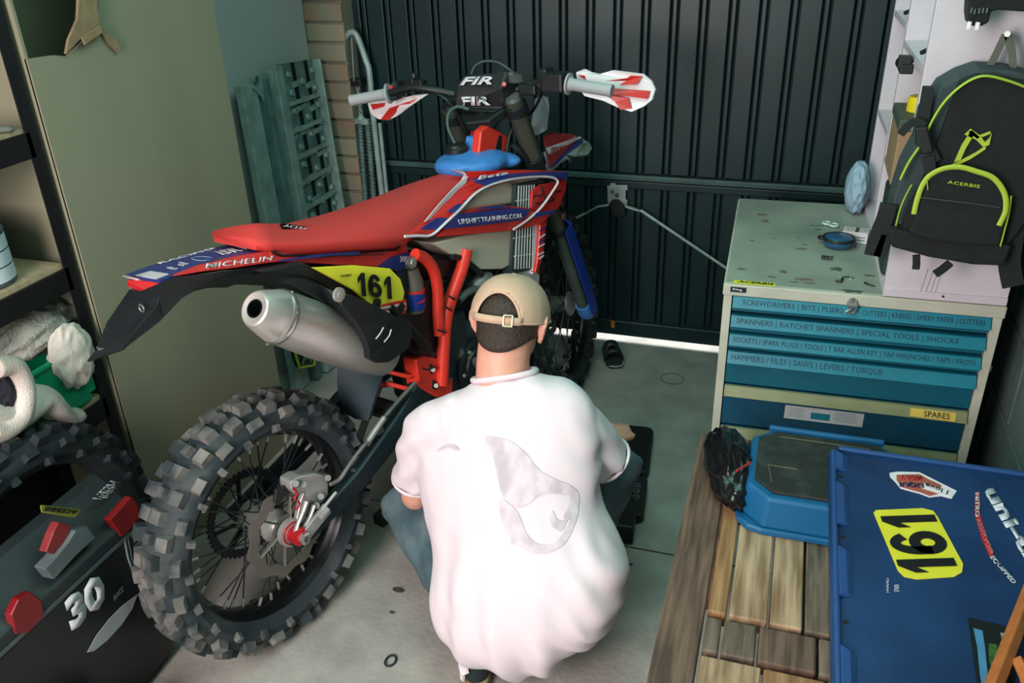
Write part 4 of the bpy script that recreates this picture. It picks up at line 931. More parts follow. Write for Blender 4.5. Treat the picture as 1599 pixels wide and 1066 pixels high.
B_().lathe(st_(A0 + fd*(-.885)), -fd, [(-.01, .026), (.0, .026), (.004, .018), (.012, .018)], 6).build('stem_nut', steel, bk)
B_().lathe(st_(A0 + fd*(-.845)), -fd, [(-.03, .036), (-.004, .040), (0, .030), (.02, .026)], 20).build('stem_collar', alud, bk, smooth=40)
# front mudguard
mgl, mgr, mgm = [], [], []
for u, hw2, rise in ((-.16, .045, .40), (-.06, .055, .425), (.06, .06, .435), (.14, .062, .430), (.22, .050, .41), (.27, .03, .385)):
    mgl.append(st_(AX + V(u + .0, -hw2, rise + .085))); mgm.append(st_(AX + V(u, 0, rise + .125))); mgr.append(st_(AX + V(u, hw2, rise + .085)))
mgl = mgl; 
B_().strip(mgl, mgm, (0, 0, -.004)).strip(mgm, mgr, (0, 0, -.004)).build('front_mudguard', white, bk)
mg = panel([(1.397,0,1.0022),(1.4552,0,1.0026),(1.5742,0,.9724),(1.6062,.02,.953),(1.3834,.065,.934),(1.3241,.065,.9161)], .006, 'mudguard_graphic', M('dark_red_print', (150, 34, 38), .4), d=(0,-.5,-1))
decal([(1.3225,.066,.9166),(1.3818,.066,.9345),(1.5793,.03,.9482),(1.6195,.02,.9455),(1.5972,.035,.9377),(1.4328,.066,.9376),(1.3537,.067,.9176)], 'navy_edge', navy, mg)
decal([(1.3619,.03,.9711),(1.603,.022,.9561),(1.6083,.024,.9505),(1.3602,.04,.9528)], 'white_line', white, mg)
text('UPSHIFTTRAINING', *[(1.3436,.055,.9493),(1.5704,.03,.9502),(1.349,.045,.9623)], M('pink_print', (196, 140, 140), .5), mg, bold=.0, out=(0,-1,1), flip=True, lift=.006)
panel([(1.4328,.066,.9376),(1.5972,.035,.9377),(1.6197,.02,.9477),(1.7093,0,.9102),(1.732,0,.8836),(1.6444,.03,.8826),(1.5109,.06,.9119)], .006, 'mudguard_tip', M('mudguard_tip', (184, 192, 184), .5), d=(0,-.5,-1))
# headlight mask seen behind the fork
panel([(1.3285,.02,1.1425),(1.3623,.02,1.1301),(1.3659,.02,1.0881),(1.3431,.02,1.0237),(1.319,.02,1.0205),(1.2913,.02,1.0515)], .05, 'headlight_mask', white, d=(1,0,0), bevel=.008)
# bars, pad, controls
barp = [(.9326,-.41,1.1889),(.979,-.29,1.2064),(.9889,-.21,1.2246),(1.001,-.15,1.2206),(1.0405,-.08,1.2009),(1.0481,0,1.2154),(1.116,.08,1.2042),(1.1528,.16,1.2244),(1.1475,.21,1.2285),(1.1097,.28,1.2298),(1.1265,.41,1.2116)]
tube(barp[1:5], .0125, 'handlebar', black, n=12, smooth=4)
tube(barp[6:-1], .0125, 'handlebar', black, n=12, smooth=4)
for a, b in ((barp[1], barp[0]), (barp[9], barp[10])):
    a, b = Vector(a), Vector(b); d = (b - a)
    mb = B_(); mb.tube([a - d*.02, a + d*.02, a + d*.03, a + d*.10, a + d*.9, b - d*.08, b], [.030, .031, .020, .0172, .0165, .0175, .0178], 20); mb.build('grip', greyrub, bk, smooth=40)
padA = [(1.024,-.075,1.1795),(1.0332,-.065,1.2382),(1.0606,-.06,1.2506),(1.046,.065,1.2687),(1.0923,.1,1.253),(1.1038,.105,1.2421),(1.0871,.1,1.2118),(1.1041,.075,1.1611),(1.0705,.06,1.1537),(1.0551,-.03,1.1411),(1.0378,-.07,1.1465)]
# bar pad: a chunky foam block with a top face and a rear face
t0 = [Vector(p) for p in [(1.0415,-.07,1.2292),(1.0606,-.055,1.2526),(1.089,.085,1.2641),(1.0597,.078,1.2177),(1.0346,-.07,1.2061)]]
f0 = [Vector(p) for p in [(1.0352,-.07,1.2097),(1.0597,.078,1.2177),(1.0772,.07,1.1604),(1.0508,.05,1.1496),(1.0435,-.06,1.1439),(1.0278,-.075,1.1635)]]
pad = B_(); pad.panel(t0, (.012, 0, -.045)); pad.panel(f0, (.06, 0, .012))
pd = pad.build('bar_pad', black, bk, bevel=.004)
panel([(1.0583,.079,1.218),(1.0873,.086,1.2625),(1.1121,.1,1.2479),(1.1169,.098,1.2065),(1.0902,.085,1.168),(1.0743,.072,1.161)], .05, 'bar_pad_end', black, d=(.6,-.6,0), bevel=.004)
text('FIR', *[Vector(p) for p in [(1.0387,-.055,1.2255),(1.0515,.055,1.2294),(1.0618,-.047,1.2461)]], white, pd, bold=.035, out=(-.4,0,1), flip=True, lift=.004)
text('FIR', *[Vector(p) for p in [(1.0375,-.055,1.1683),(1.0457,.05,1.173),(1.0401,-.055,1.1943)]], white, pd, bold=.04, out=(-1,0,.3), flip=True, lift=.004)
mb = B_(); mb.lathe([(1.0606,.09,1.2307)][0], (-.6, .5, .5), [(0, .008), (.004, .006)], 12); mb.build('pad_emblem', redlens, bk)
mb = B_(); mb.panel([(.982,-.285,1.235),(.993,-.27,1.2412),(.9991,-.265,1.2249),(.9889,-.265,1.188),(.9777,-.28,1.1818),(.9684,-.285,1.1969)], (.03, 0, 0)); sw = mb.build('switch_block', black, bk, bevel=.005)
mb = B_(); a = [(.9829,-.277,1.2254)][0]; mb.lathe(Vector(a) + V(-.003, 0, 0), (-1, 0, .2), [(0, .006), (.004, .005)], 12); mb.build('red_button', M('red_button', (230, 60, 50), .4), sw)
mb = B_(); mb.box([(1.0035,-.245,1.2113)][0], (.035, .045, .03)); mb.box([(1.0019,-.205,1.2282)][0], (.03, .022, .05)); mb.cyl([(1.0019,-.205,1.2282)][0], [(1.0088,-.205,1.2649)][0], .011, n=10); mb.box([(1.0031,-.18,1.2325)][0], (.03, .035, .03)); mb.build('lever_perch', black, bk, bevel=.004)
tube([(1.0018,-.22,1.2297),(1.0168,-.27,1.2391),(1.022,-.33,1.2091),(1.02,-.39,1.1835)], .006, 'clutch_lever', black, smooth=4, n=8)
mb = B_(); mb.box([(1.1139,.235,1.2331)][0], (.06, .075, .055)); mb.box([(1.1312,.19,1.2398)][0], (.05, .035, .06)); mb.build('throttle_housing', black, bk, bevel=.008)
mb = B_(); mb.box([(1.1187,.165,1.212)][0], (.03, .035, .035)); mb.box([(1.1002,.15,1.2111)][0], (.03, .06, .03)); mb.build('master_cylinder', black, bk, bevel=.006)
mb = B_(); mb.cyl([(1.1323,.176,1.2045)][0], Vector([(1.1323,.176,1.2045)][0]) + V(-.012, 0, 0), .006, n=8); mb.cyl([(1.1393,.176,1.2381)][0], Vector([(1.1393,.176,1.2381)][0]) + V(-.012, 0, 0), .005, n=8); mb.build('perch_bolt', alu, bk)
mb = B_(); mb.lathe([(1.145,.178,1.2554)][0], (0, 1, 0), [(0, .010), (.003, .012), (.006, .010)], 14); mb.build('brass_ring', M('brass', (200, 176, 90), .35, .5), bk)
mb = B_(); mb.box([(1.1011,.1,1.2424)][0], (.03, .035, .022), Matrix.Rotation(.4, 3, 'Z')); mb.box([(1.1005,.09,1.2532)][0], (.02, .03, .012)); mb.build('bar_clamp', alud, bk, smooth=50)
def guard(pts, name):
    return B_().panel(pts, (.010, 0, 0)).build(name, whitep, bk, bevel=.002)
g1 = guard([(1.013,-.42,1.1675),(1.0151,-.4,1.18),(1.0174,-.33,1.1862),(1.0359,-.255,1.1896),(1.0581,-.2,1.1934),(1.0245,-.25,1.1604),(1.0325,-.31,1.1281),(1.0252,-.35,1.1114),(1.0211,-.39,1.1142),(1.0207,-.42,1.1313)], 'hand_guard')
B_().panel([(1.0217,-.409,1.1643),(1.0248,-.345,1.1683),(1.016,-.35,1.1577),(1.0199,-.4,1.1446)], (.004, 0, 0)).build('red_flash', red, g1).location = fl(V(-.006, 0, 0))
B_().panel([(1.0176,-.37,1.1159),(1.021,-.328,1.1537),(1.0342,-.256,1.1741),(1.047,-.234,1.1824),(1.0376,-.25,1.1638),(1.033,-.308,1.1422),(1.0262,-.345,1.1135)], (.004, 0, 0)).build('red_flash', red, g1).location = fl(V(-.006, 0, 0))
g2 = guard([(1.1687,.27,1.2518),(1.1826,.29,1.259),(1.2018,.3,1.2472),(1.215,.32,1.2401),(1.2229,.36,1.2505),(1.2587,.44,1.2359),(1.2715,.46,1.2146),(1.276,.47,1.1907),(1.2653,.465,1.1635),(1.2456,.45,1.1484),(1.2231,.42,1.1349),(1.2124,.38,1.148),(1.1938,.34,1.17),(1.1774,.29,1.1839),(1.1682,.275,1.2124)], 'hand_guard')
for pts in ([(1.1768,.28,1.2454),(1.1951,.295,1.2409),(1.2257,.32,1.2221),(1.2503,.395,1.2254),(1.2534,.41,1.2342),(1.2649,.441,1.2313),(1.2456,.43,1.211),(1.2371,.36,1.2104),(1.2026,.305,1.2201)], [(1.1837,.3,1.2032),(1.205,.335,1.2061),(1.2716,.462,1.1895),(1.2629,.458,1.1691),(1.2171,.37,1.1869)], [(1.2152,.35,1.1848),(1.2186,.365,1.1865),(1.2357,.41,1.1741),(1.2398,.42,1.1445),(1.2252,.39,1.1423),(1.2226,.375,1.1642)]):
    B_().panel(pts, (.004, 0, 0)).build('red_flash', red, g2).location = (-.013, 0, 0)
tube([(1.0662,-.03,1.256),(1.0755,-.02,1.2787),(1.095,0,1.2889),(1.1149,.03,1.2846),(1.1263,.06,1.2668),(1.1264,.09,1.2417)], .0045, 'control_cable', M('cable_grey', (44, 60, 58), .5), n=8)
tube([(1.0108,-.23,1.2144),(1.0031,-.1,1.2012),(1.0334,-.06,1.1209),(1.0565,-.05,1.038)], .004, 'control_cable', black, n=6)
tube([(1.133,.17,1.1876),(1.1828,.1,1.1279),(1.1311,.06,1.0877),(1.1012,.05,1.0148)], .005, 'control_cable', black, n=6)
tube([(1.1106,.07,1.0437),(1.1301,.09,1.0109),(1.1638,.1,.9591)], .009, 'control_cable', black, n=6)
# knotted red guide marks on fork lower guard
mb = B_(); mb.lathe([(1.2928,.125,.8086)][0], (0, 1, 0), [(0, .012), (.004, .010)], 12).build('reflector', M('reflector', (120, 60, 60), .3), bk); B_().lathe([(1.3012,.125,.762)][0], (0, 1, 0), [(0, .012), (.004, .010)], 12).build('reflector', M('reflector', (120, 60, 60), .3), bk)
# ------------------------------------------------------------------ person, squatting with the back to us
skin = M('skin', (222, 160, 138), .55, var=.05, scale=30)
shirtm = M('white_cotton', (224, 210, 216), .85, var=.012, scale=6, bump=.10, bscale=500)
denim = M('worn_denim', (58, 82, 92), .9, rgb2=(96, 116, 122), scale=10, bump=.3, bscale=400)
capm = M('tan_cotton', (198, 164, 140), .85, var=.06, scale=12, bump=.15, bscale=350)
hairm = M('dark_hair', (44, 34, 28), .7, rgb2=(66, 54, 44), scale=180, bump=.5)
printm = M('grey_shirt_print', (188, 177, 185), .85, rgb2=(216, 203, 210), scale=34, stretch=(1, 1, .3))
HC = V(-.598, 1.778, .806); hp = math.radians(-21)
HR = Matrix.Rotation(math.radians(-2), 3, 'Z') @ Matrix.Rotation(hp, 3, 'X')     # head: y is the facing direction
def hd(x, y, z): return HC + HR @ V(x, y, z)
def limb(mb, pts, r, n=14): mb.tube(pts, r, n, smooth=5)
def limb2(mb, pts, r): mb.tube(pts, r, 30, smooth=5)
def hand(mb, wrist, palm_c, fdir, up, side, s=1.0, curl=.9):
    """palm, five fingers that bend towards -up; the thumb leaves the side"""
    f = (Vector(fdir)).normalized(); u = Vector(up); u = (u - f * u.dot(f)).normalized(); l = f.cross(u) * side
    wr = Vector(wrist); c = Vector(palm_c)
    for k in range(-2, 3):
        mb.tube([wr + l * (k * .006 * s), c + l * (k * .014 * s), c + f * (.042 * s) + l * (k * .0165 * s)], [.015 * s, .014 * s, .0115 * s], 8)
    for k, ln in ((-1.5, .078), (-.5, .088), (.5, .082), (1.5, .066)):
        p = c + f * (.040 * s) + l * (k * .0205 * s); P = [p]; a = .25
        for j, q in enumerate((.45, .32, .23)):
            p = p + (f * math.cos(a) - u * math.sin(a)) * (ln * q * s); P.append(p); a += curl * .75
        mb.tube(P, [.0096 * s, .0090 * s, .0082 * s, .0070 * s], 8)
    p = c - f * (.022 * s) - l * (.026 * s)
    mb.tube([p, p + (f * .7 - l * .6) * (.034 * s) - u * .006, p + (f * 1.5 - l * .75) * (.036 * s) - u * .014], [.012 * s, .0105 * s, .008 * s], 8)
mb = MB()
mb.ell(hd(0, .0, .018), (.074, .094, .077), HR, 24, 16)
mb.ell(hd(0, .030, -.045), (.058, .070, .072), HR, 20, 14)
mb.ell(hd(0, .080, -.098), (.028, .024, .022), HR)                     # chin
mb.tube([hd(0, .094, .022), hd(0, .112, -.012), hd(0, .122, -.030), hd(0, .100, -.042)], [.010, .012, .015, .010], 8)   # nose
mb.tube([hd(-.05, .078, .034), hd(-.025, .092, .038), hd(.025, .092, .038), hd(.05, .078, .034)], .010, 8)              # brow
for q, rr in ((-.071, .008), (-.064, .007)): mb.tube([hd(-.024, .088, q), hd(0, .097, q), hd(.024, .088, q)], [.004, rr, .004], 8)   # lips
for s in (-1, 1):
    mb.tube([hd(s*.030, .076, .012), hd(s*.052, .066, -.01), hd(s*.048, .070, -.035)], [.012, .016, .012], 8)       # cheek
    E_ = [hd(s*.078, .002, -.044), hd(s*.088, -.014, -.022), hd(s*.095, -.022, .006), hd(s*.090, -.004, .020), hd(s*.080, .010, .008)]
    mb.tube(E_, [.007, .0075, .007, .007, .006], 8, smooth=4)         # ear
    mb.ell(hd(s*.082, -.004, -.012), (.008, .016, .026), HR)
limb2(mb, [hd(0, -.016, -.03), hd(0, -.026, -.09), V(-.596, 1.69, .66), V(-.596, 1.63, .58)], [.066, .064, .066, .070])
mb.ell((-.60, 1.65, .52), (.13, .06, .10)); mb.ell((-.55, 1.56, .33), (.11, .07, .18))
LS, LE, LW = V(-.770, 1.65, .520), V(-.838, 1.66, .318), V(-.80, 1.86, .300)
RS, RE, RW = V(-.420, 1.675, .580), V(-.360, 1.75, .440), V(-.375, 1.975, .365)
limb(mb, [V(-.68, 1.66, .55), LS, LS.lerp(LE, .5), LE, LE.lerp(LW, .35), LW], [.045, .045, .043, .040, .040, .027])
limb(mb, [V(-.52, 1.67, .58), RS, RS.lerp(RE, .5), RE, RE.lerp(RW, .35), RW], [.045, .045, .043, .040, .038, .027])
hand(mb, LW, LW + V(.01, .045, .0), (.15, 1, -.05), (0, 0, 1), 1)
hand(mb, RW, RW + V(-.005, .045, -.004), (-.12, 1, -.12), (0, 0, 1), -1)
person = link(blob(mb, .0052, 3), 'person', skin)
tag(person, 'squatting person in white t-shirt, tan cap and jeans seen from behind', 'person')
mb = MB()
for s in (-1, 1): mb.ell(hd(s*.031, .080, .012), (.012, .009, .009), HR)
mb.build('eyes', M('eye_white', (225, 222, 215), .3), person, smooth=90)
# hair below the cap
rings = []
for i in range(15):
    t = max(0, (i - 6) / 8); z = (.0985 - .0535 * (i / 6)) if i <= 6 else .045 - t * .108; ring = []
    for j in range(33):
        a = -PI * 1.04 + (PI * 1.08) * j / 32
        zz = z + (.05 * t * max(0, math.cos(a + PI / 2) * -1 + .35) if 0 else 0)
        side = abs(math.sin(a + PI / 2))
        zz = z + t * .030 * side ** 3 - t * .006 * math.cos(3 * (a + PI/2))
        k = math.sqrt(max(.02, 1 - ((zz - .018) / .0815) ** 2)); k = max(k, .95 - .02 * t) if zz < .0 else k
        ring.append(hd(.0815 * k * math.cos(a), .1015 * k * math.sin(a) + .003, zz))
    rings.append(ring)
hair = MB().loft(rings, closed=False, caps=False).build('hair', hairm, person, smooth=90)
so = hair.modifiers.new('solid', 'SOLIDIFY'); so.thickness = .006; so.offset = 0
# cap: dome with a rear opening closed by a strap
NU, NV = 64, 18
grid = []
for i in range(NV + 1):
    ph = i / NV * PI / 2
    ring = []
    for j in range(NU):
        a = 2 * PI * j / NU; cz = math.sin(ph); cr = math.cos(ph) ** .82
        zz = .003 + .107 * cz
        seam = 1 - .010 * (abs(math.cos(3 * a)) < .10)
        wob = 1 + .012 * noise.noise(V(math.cos(a) * 3, math.sin(a) * 3, cz * 4))
        ring.append(hd(.093 * cr * math.cos(a) * seam * wob, .1115 * cr * math.sin(a) * seam * wob - .004 * cz, zz))
    grid.append(ring)
vs_ = [p for r in grid for p in r]; fs_ = []
OC = -PI / 2
for i in range(NV):
    for j in range(NU):
        a = 2 * PI * (j + .5) / NU; da = (a - OC + PI) % (2 * PI) - PI; h = (i + .5) / NV
        if i < 1 and abs(da) < .62: continue
        if (da / .62) ** 2 + (h / .46) ** 2 < 1: continue
        fs_.append((i*NU + j, i*NU + (j+1) % NU, (i+1)*NU + (j+1) % NU, (i+1)*NU + j))
cap = MB().add(vs_, fs_).build('cap', capm, person, smooth=90)
so = cap.modifiers.new('solid', 'SOLIDIFY'); so.thickness = .0035; so.offset = 1
# turned edge of the opening and lower hem
edge = []
for k in range(25):
    t = PI * k / 24; da = .62 * math.cos(t); h = .46 * math.sin(t); ph = h * PI / 2; a = OC + da; cr = math.cos(ph) ** .82
    edge.append(hd(.0955 * cr * math.cos(a), .114 * cr * math.sin(a) - .004 * math.sin(ph), .003 + .107 * math.sin(ph)))
MB().tube(edge, .0034, 6, flat=.7).build('opening_binding', capm, cap, smooth=60)
hem = [hd(.0955 * math.cos(OC + .62 + (2*PI - 1.24) * k / 40), .114 * math.sin(OC + .62 + (2*PI - 1.24) * k / 40), .006) for k in range(41)]
MB().tube(hem, .0034, 6).build('hem', capm, cap, smooth=60)
mb = MB(); sr = []
for k in range(15):
    a = OC - .68 + 1.36 * k / 14; sr.append([hd(.0965 * math.cos(a), .1155 * math.sin(a), z) for z in (.001, .019)])
mb.loft(sr, closed=False, caps=False); stp = mb.build('strap', capm, cap, smooth=60)
so = stp.modifiers.new('solid', 'SOLIDIFY'); so.thickness = .003; so.offset = 0
mb = MB(); a = OC + .33
for da in (-.10, .10): mb.tube([hd(.099*math.cos(a + da), .118*math.sin(a + da), -.002), hd(.099*math.cos(a + da), .118*math.sin(a + da), .023)], .0022, 6)
for z in (-.002, .023): mb.tube([hd(.099*math.cos(a + d), .118*math.sin(a + d), z) for d in (-.1, 0, .1)], .0022, 6)
mb.build('buckle', M('brass_buckle', (214, 200, 160), .35, .6), cap, smooth=60)
B1 = []
for i in range(13):
    a = PI * (.14 + .72 * i / 12); e = math.sin(a)
    B1.append([hd(.090 * math.cos(a), .108 * math.sin(a), .008), hd(.086 * math.cos(a) , .108 * math.sin(a) + .035 * e ** .5, .004), hd(.076 * math.cos(a), .108 * math.sin(a) + .068 * e ** .7, -.010)])
brim = MB().loft(B1, closed=False, caps=False).build('brim', capm, cap, smooth=90)
so = brim.modifiers.new('solid', 'SOLIDIFY'); so.thickness = .004
MB().ell(hd(0, -.004, .111), (.008, .008, .005), HR).build('button', capm, cap, smooth=90)

# t-shirt: lofted torso and sleeves fused into one surface
rows = [([(-.6654,1.695,.6743),(-.515,1.695,.7173)], .050), ([(-.6983,1.69,.6505),(-.4791,1.69,.7113)], .066), ([(-.7529,1.685,.6156),(-.4221,1.685,.7052)], .078), ([(-.7965,1.672,.5638),(-.3728,1.672,.6718)], .092), ([(-.8076,1.645,.4828),(-.3475,1.645,.6084)], .108), ([(-.7909,1.61,.3993),(-.3384,1.61,.533)], .120),
        ([(-.757,1.57,.3066),(-.3252,1.57,.4584)], .130), ([(-.7229,1.535,.2434),(-.2928,1.535,.422)], .135), ([(-.7148,1.5,.2085),(-.2522,1.5,.3855)], .138), ([(-.709,1.46,.1616),(-.2374,1.46,.3487)], .138), ([(-.6818,1.425,.1062),(-.2459,1.425,.2796)], .130), ([(-.6232,1.4,.0772),(-.292,1.4,.2125)], .108), ([(-.5297,1.388,.0749),(-.3487,1.388,.1554)], .072), ([(-.4757,1.38,.0658),(-.3897,1.38,.1098)], .032)]
rings = []
cs = [((Vector(a) + Vector(b)) / 2, (Vector(b) - Vector(a)) / 2, d) for (a, b), d in rows]
for i, (c, hx, d) in enumerate(cs):
    sp_ = (cs[min(i + 1, len(cs) - 1)][0] - cs[max(i - 1, 0)][0]).normalized()
    bd = hx.normalized().cross(sp_).normalized()
    if bd.y > 0: bd = -bd
    ring = []
    for j in range(48):
        a = 2 * PI * j / 48; ca, sa = math.cos(a), math.sin(a)
        ca = math.copysign(abs(ca) ** .86, ca)
        ring.append(c + hx * ca + bd * (d * (sa if sa > 0 else sa * 1.15)))
    rings.append(ring)
def sm(rr):     # denser rings along the spine
    out = []
    m = len(rr)
    cols = [curve([r[j] for r in rr], 5) for j in range(len(rr[0]))]
    return [[c[i] for c in cols] for i in range(len(cols[0]))]
mb = MB(); mb.loft(sm(rings))
LH, RH = V(-.834, 1.655, .375), V(-.345, 1.735, .475)
mb.tube([V(-.68, 1.65, .575), V(-.770, 1.65, .535), V(-.808, 1.652, .46), LH], [.088, .072, .064, .061], 24, smooth=5)
mb.tube([V(-.50, 1.66, .615), V(-.425, 1.672, .600), V(-.385, 1.70, .545), RH], [.088, .074, .068, .066], 24, smooth=5)
sme = blob(mb, .0065, 7)
nrm_ = [v.normal.copy() for v in sme.vertices]
for v in sme.vertices:     # soft folds: long vertical ones below, short ones at the arms
    p = v.co
    lo = max(0, min(1, (.46 - p.z) / .30)); c_ = p.x + .52 + (p.z - .2) * .12
    f = .0105 * lo * math.sin(c_ * 62 + 1.4 * noise.noise(V(p.x*6, p.y*3, p.z*5))) * (.5 + .9 * abs(noise.noise(V(p.x * 7, 3, p.z * 2.5))))
    f += .0055 * noise.noise(V(p.x*9, p.y*9, p.z*5)) + .0035 * noise.noise(V(p.x*22 + p.z*10, p.y*16, p.z*14))
    arm = max(0, abs(p.x + .58) - .17) / .1
    f += .0045 * min(1, arm) * math.sin((p.z * 1.2 + abs(p.x + .58)) * 75 + 3*noise.noise(p*7))
    v.co = p + nrm_[v.index] * f
shirt = link(sme, 't_shirt', shirtm, person)
nk = [cs[0][0] + (p - cs[0][0]) * 1.02 + V(0, 0, .004) for p in rings[0]]
MB().tube(nk, .0075, 8, loop=True).build('collar', shirtm, shirt, smooth=90)
for nm, c, d, r in (('sleeve_hem', LH, V(-.26, .03, -.85), .0575), ('sleeve_hem', RH, V(.5, .43, -.85), .0625)):
    d = d.normalized(); x = d.orthogonal().normalized(); y = d.cross(x)
    MB().tube([c + d * .004 + (x * math.cos(i*PI/12) + y * math.sin(i*PI/12)) * r for i in range(24)], .0045, 6, loop=True).build(nm, shirtm, shirt, smooth=90)
# faded print on the back, laid onto the cloth
bmv = BVHTree.FromPolygons([v.co for v in sme.vertices], [p.vertices for p in sme.polygons])
def cloth_patch(pts, name, mat):
    pts = curve(pts, 4, True)
    tr = tessellate_polygon([pts])
    bm = bmesh.new(); vv = [bm.verts.new(p) for p in pts]
    for t in tr: bm.faces.new([vv[i] for i in t])
    for _ in range(3): bmesh.ops.subdivide_edges(bm, edges=[e for e in bm.edges if e.calc_length() > .012], cuts=1, use_grid_fill=True)
    bmesh.ops.triangulate(bm, faces=bm.faces)
    for v in bm.verts:
        pull = (v.co - V(0, 0, 1.714)).normalized()
        h = bmv.ray_cast(v.co - pull * .4, pull)
        if h[0] is not None: v.co = h[0] - pull * .0022
    me = bpy.data.meshes.new(name); bm.to_mesh(me); bm.free()
    return link(me, name, mat, shirt)
cloth_patch([(-.5352,1.4,.7223),(-.5056,1.4,.7259),(-.4752,1.4,.7202),(-.4454,1.4,.6969),(-.4292,1.4,.6743),(-.4102,1.4,.6553),(-.3773,1.4,.6422),(-.3555,1.4,.6367),(-.3363,1.4,.621),(-.3334,1.4,.5885),(-.3484,1.4,.5551),(-.3581,1.4,.5428),(-.3665,1.4,.5512),(-.3554,1.4,.5806),(-.3527,1.4,.6078),(-.3774,1.4,.6093),(-.4081,1.4,.6031),(-.4251,1.4,.5896),(-.4425,1.4,.5691),(-.4687,1.4,.5533),(-.4998,1.4,.5742),(-.512,1.4,.6324),(-.5212,1.4,.6863)], 'back_print', printm)
cloth_patch([(-.5088,1.4,.5655),(-.4802,1.4,.5543),(-.4635,1.4,.5302),(-.45,1.4,.4876),(-.4272,1.4,.4643),(-.3982,1.4,.4675),(-.3751,1.4,.4905),(-.3581,1.4,.529),(-.3388,1.4,.5807),(-.3346,1.4,.5682),(-.3469,1.4,.5177),(-.3666,1.4,.4748),(-.3984,1.4,.4459),(-.4305,1.4,.4383),(-.4656,1.4,.4482),(-.4886,1.4,.4717),(-.5075,1.4,.5207)], 'back_print', printm)
cloth_patch([(-.3917,1.4,.5628),(-.3777,1.4,.5385),(-.3553,1.4,.5536),(-.3499,1.4,.5817),(-.3665,1.4,.5168),(-.3863,1.4,.5159),(-.3975,1.4,.5342)], 'back_print', printm)
cloth_patch([(-.647,1.4,.6668),(-.6279,1.4,.6867),(-.6043,1.4,.6909),(-.5949,1.4,.6779),(-.6196,1.4,.68)], 'back_print', printm)
cloth_patch([(-.4876,1.4,.4557),(-.4738,1.4,.4715),(-.4654,1.4,.4573),(-.4833,1.4,.4513)], 'back_print', printm)
# jeans
mb = MB()
HL, HRp = V(-.64, 1.52, .20), V(-.45, 1.53, .22)
KL, KR = V(-.925, 1.745, .225), V(-.320, 1.850, .425)
AL, AR = V(-.630, 1.49, .10), V(-.425, 1.70, .11)
mb.ell((-.545, 1.51, .21), (.165, .12, .13), None, 20, 14)
limb(mb, [HL, HL.lerp(KL, .5), KL + V(0, 0, .0)], [.10, .088, .068], 18)
limb(mb, [KL, KL.lerp(AL, .3), KL.lerp(AL, .6), AL], [.066, .068, .058, .048], 18)
limb(mb, [HRp, HRp.lerp(KR, .5) + V(-.02, 0, 0), KR], [.10, .078, .058], 18)
limb(mb, [KR, KR.lerp(AR, .4), KR.lerp(AR, .7), AR], [.056, .058, .052, .045], 18)
jm = blob(mb, .008, 5)
nrm_ = [v.normal.copy() for v in jm.vertices]
for v in jm.vertices:
    p = v.co; v.co = p + nrm_[v.index] * (.006 * noise.noise(p * 14) + .004 * math.sin((p.x + p.z) * 70 + 4 * noise.noise(p * 6)) * .6)
link(jm, 'jeans', denim, person)
shoem = M('shoe_suede', (28, 40, 42), .85, var=.2, scale=40, bump=.2); solem = M('gum_sole', (150, 136, 102), .75, var=.1)
def shoe(heel, toe, tilt):
    f = (Vector(toe) - Vector(heel)); L_ = f.length; f.normalize(); l = V(-f.y, f.x, 0).normalized(); u = f.cross(l) * -1
    if u.z < 0: u = -u
    h = Vector(heel)
    def rr(s, hw, z0, z1): return [h + f*(s*L_) + l*(hw*math.cos(a)) + u*(z0 + (z1 - z0) * (.5 + .5*math.sin(a))) for a in [i*PI/8 for i in range(16)]]
    so_ = MB().loft([[h + f*(s*L_) + l*x + u*z for x, z in ((-w_, -.012), (w_, -.012), (w_, .010), (-w_, .010))] for s, w_ in ((-.02, .026), (.08, .036), (.3, .036), (.65, .048), (.9, .040), (1.01, .016))]).build('shoe_sole', solem, person, bevel=.004)
    up = MB().loft([rr(0, .026, .008, .075), rr(.08, .036, .006, .10), rr(.3, .038, .006, .105), rr(.5, .042, .006, .082), rr(.7, .046, .006, .062), rr(.9, .038, .006, .045), rr(1.0, .014, .008, .026)]).build('shoe', shoem, person, smooth=80)
    return f, l, u, h, L_
f_, l_, u_, h_, L_ = shoe((-.575, 1.362, .018), (-.690, 1.610, .014), 0)
MB().panel([h_ + f_*a - f_*.008 + l_*(b) + u_*c + (l_ * .004 - f_*.002) for a, b, c in ((.005, .020, .072), (.03, .036, .066), (.03, .036, .050), (.018, .034, .046), (.020, .035, .020), (.008, .030, .022), (.006, .028, .044), (.0, .018, .054))], (.004, .004, 0)).build('shoe_flash', whitep, person)
shoe((-.43, 1.64, .045), (-.40, 1.90, .014), 0)
# ------------------------------------------------------------------ drawer cabinet
cb = thing('tool_cabinet', 'cream steel tool cabinet with teal drawers and stained top', 'cabinet', (-.122, 2.144, 0), .027)
CW, CD = .668, .728
stained = M('stained_top', (124, 134, 124), .5, rgb2=(158, 164, 150), scale=4, lo=.3, hi=.6, detail=10)
MB().box((CW/2, CD/2, .783), (CW + .006, CD + .006, .032)).build('top_frame', cream, cb, bevel=.003)
tp_ = MB().box((CW/2, CD/2 + .004, .7995), (CW - .004, CD - .010, .003)).build('top_sheet', stained, cb)
for x in (.011, CW - .011):
    MB().box((x, .011, .385), (.022, .022, .77)).build('front_post', cream, cb, bevel=.002)
for x in (.002, CW - .002): MB().box((x, CD/2, .385), (.004, CD - .01, .77)).build('side_panel', cream, cb)
MB().box((CW/2, CD - .004, .385), (CW - .01, .005, .77)).build('back_panel', cream, cb)
MB().box((CW/2, .30, .03), (CW - .03, .56, .06)).build('plinth', black, cb)
MB().box((CW/2, .20, .40), (CW - .012, .30, .70)).build('drawer_shadow', M('cabinet_inside', (14, 20, 22), .8), cb)
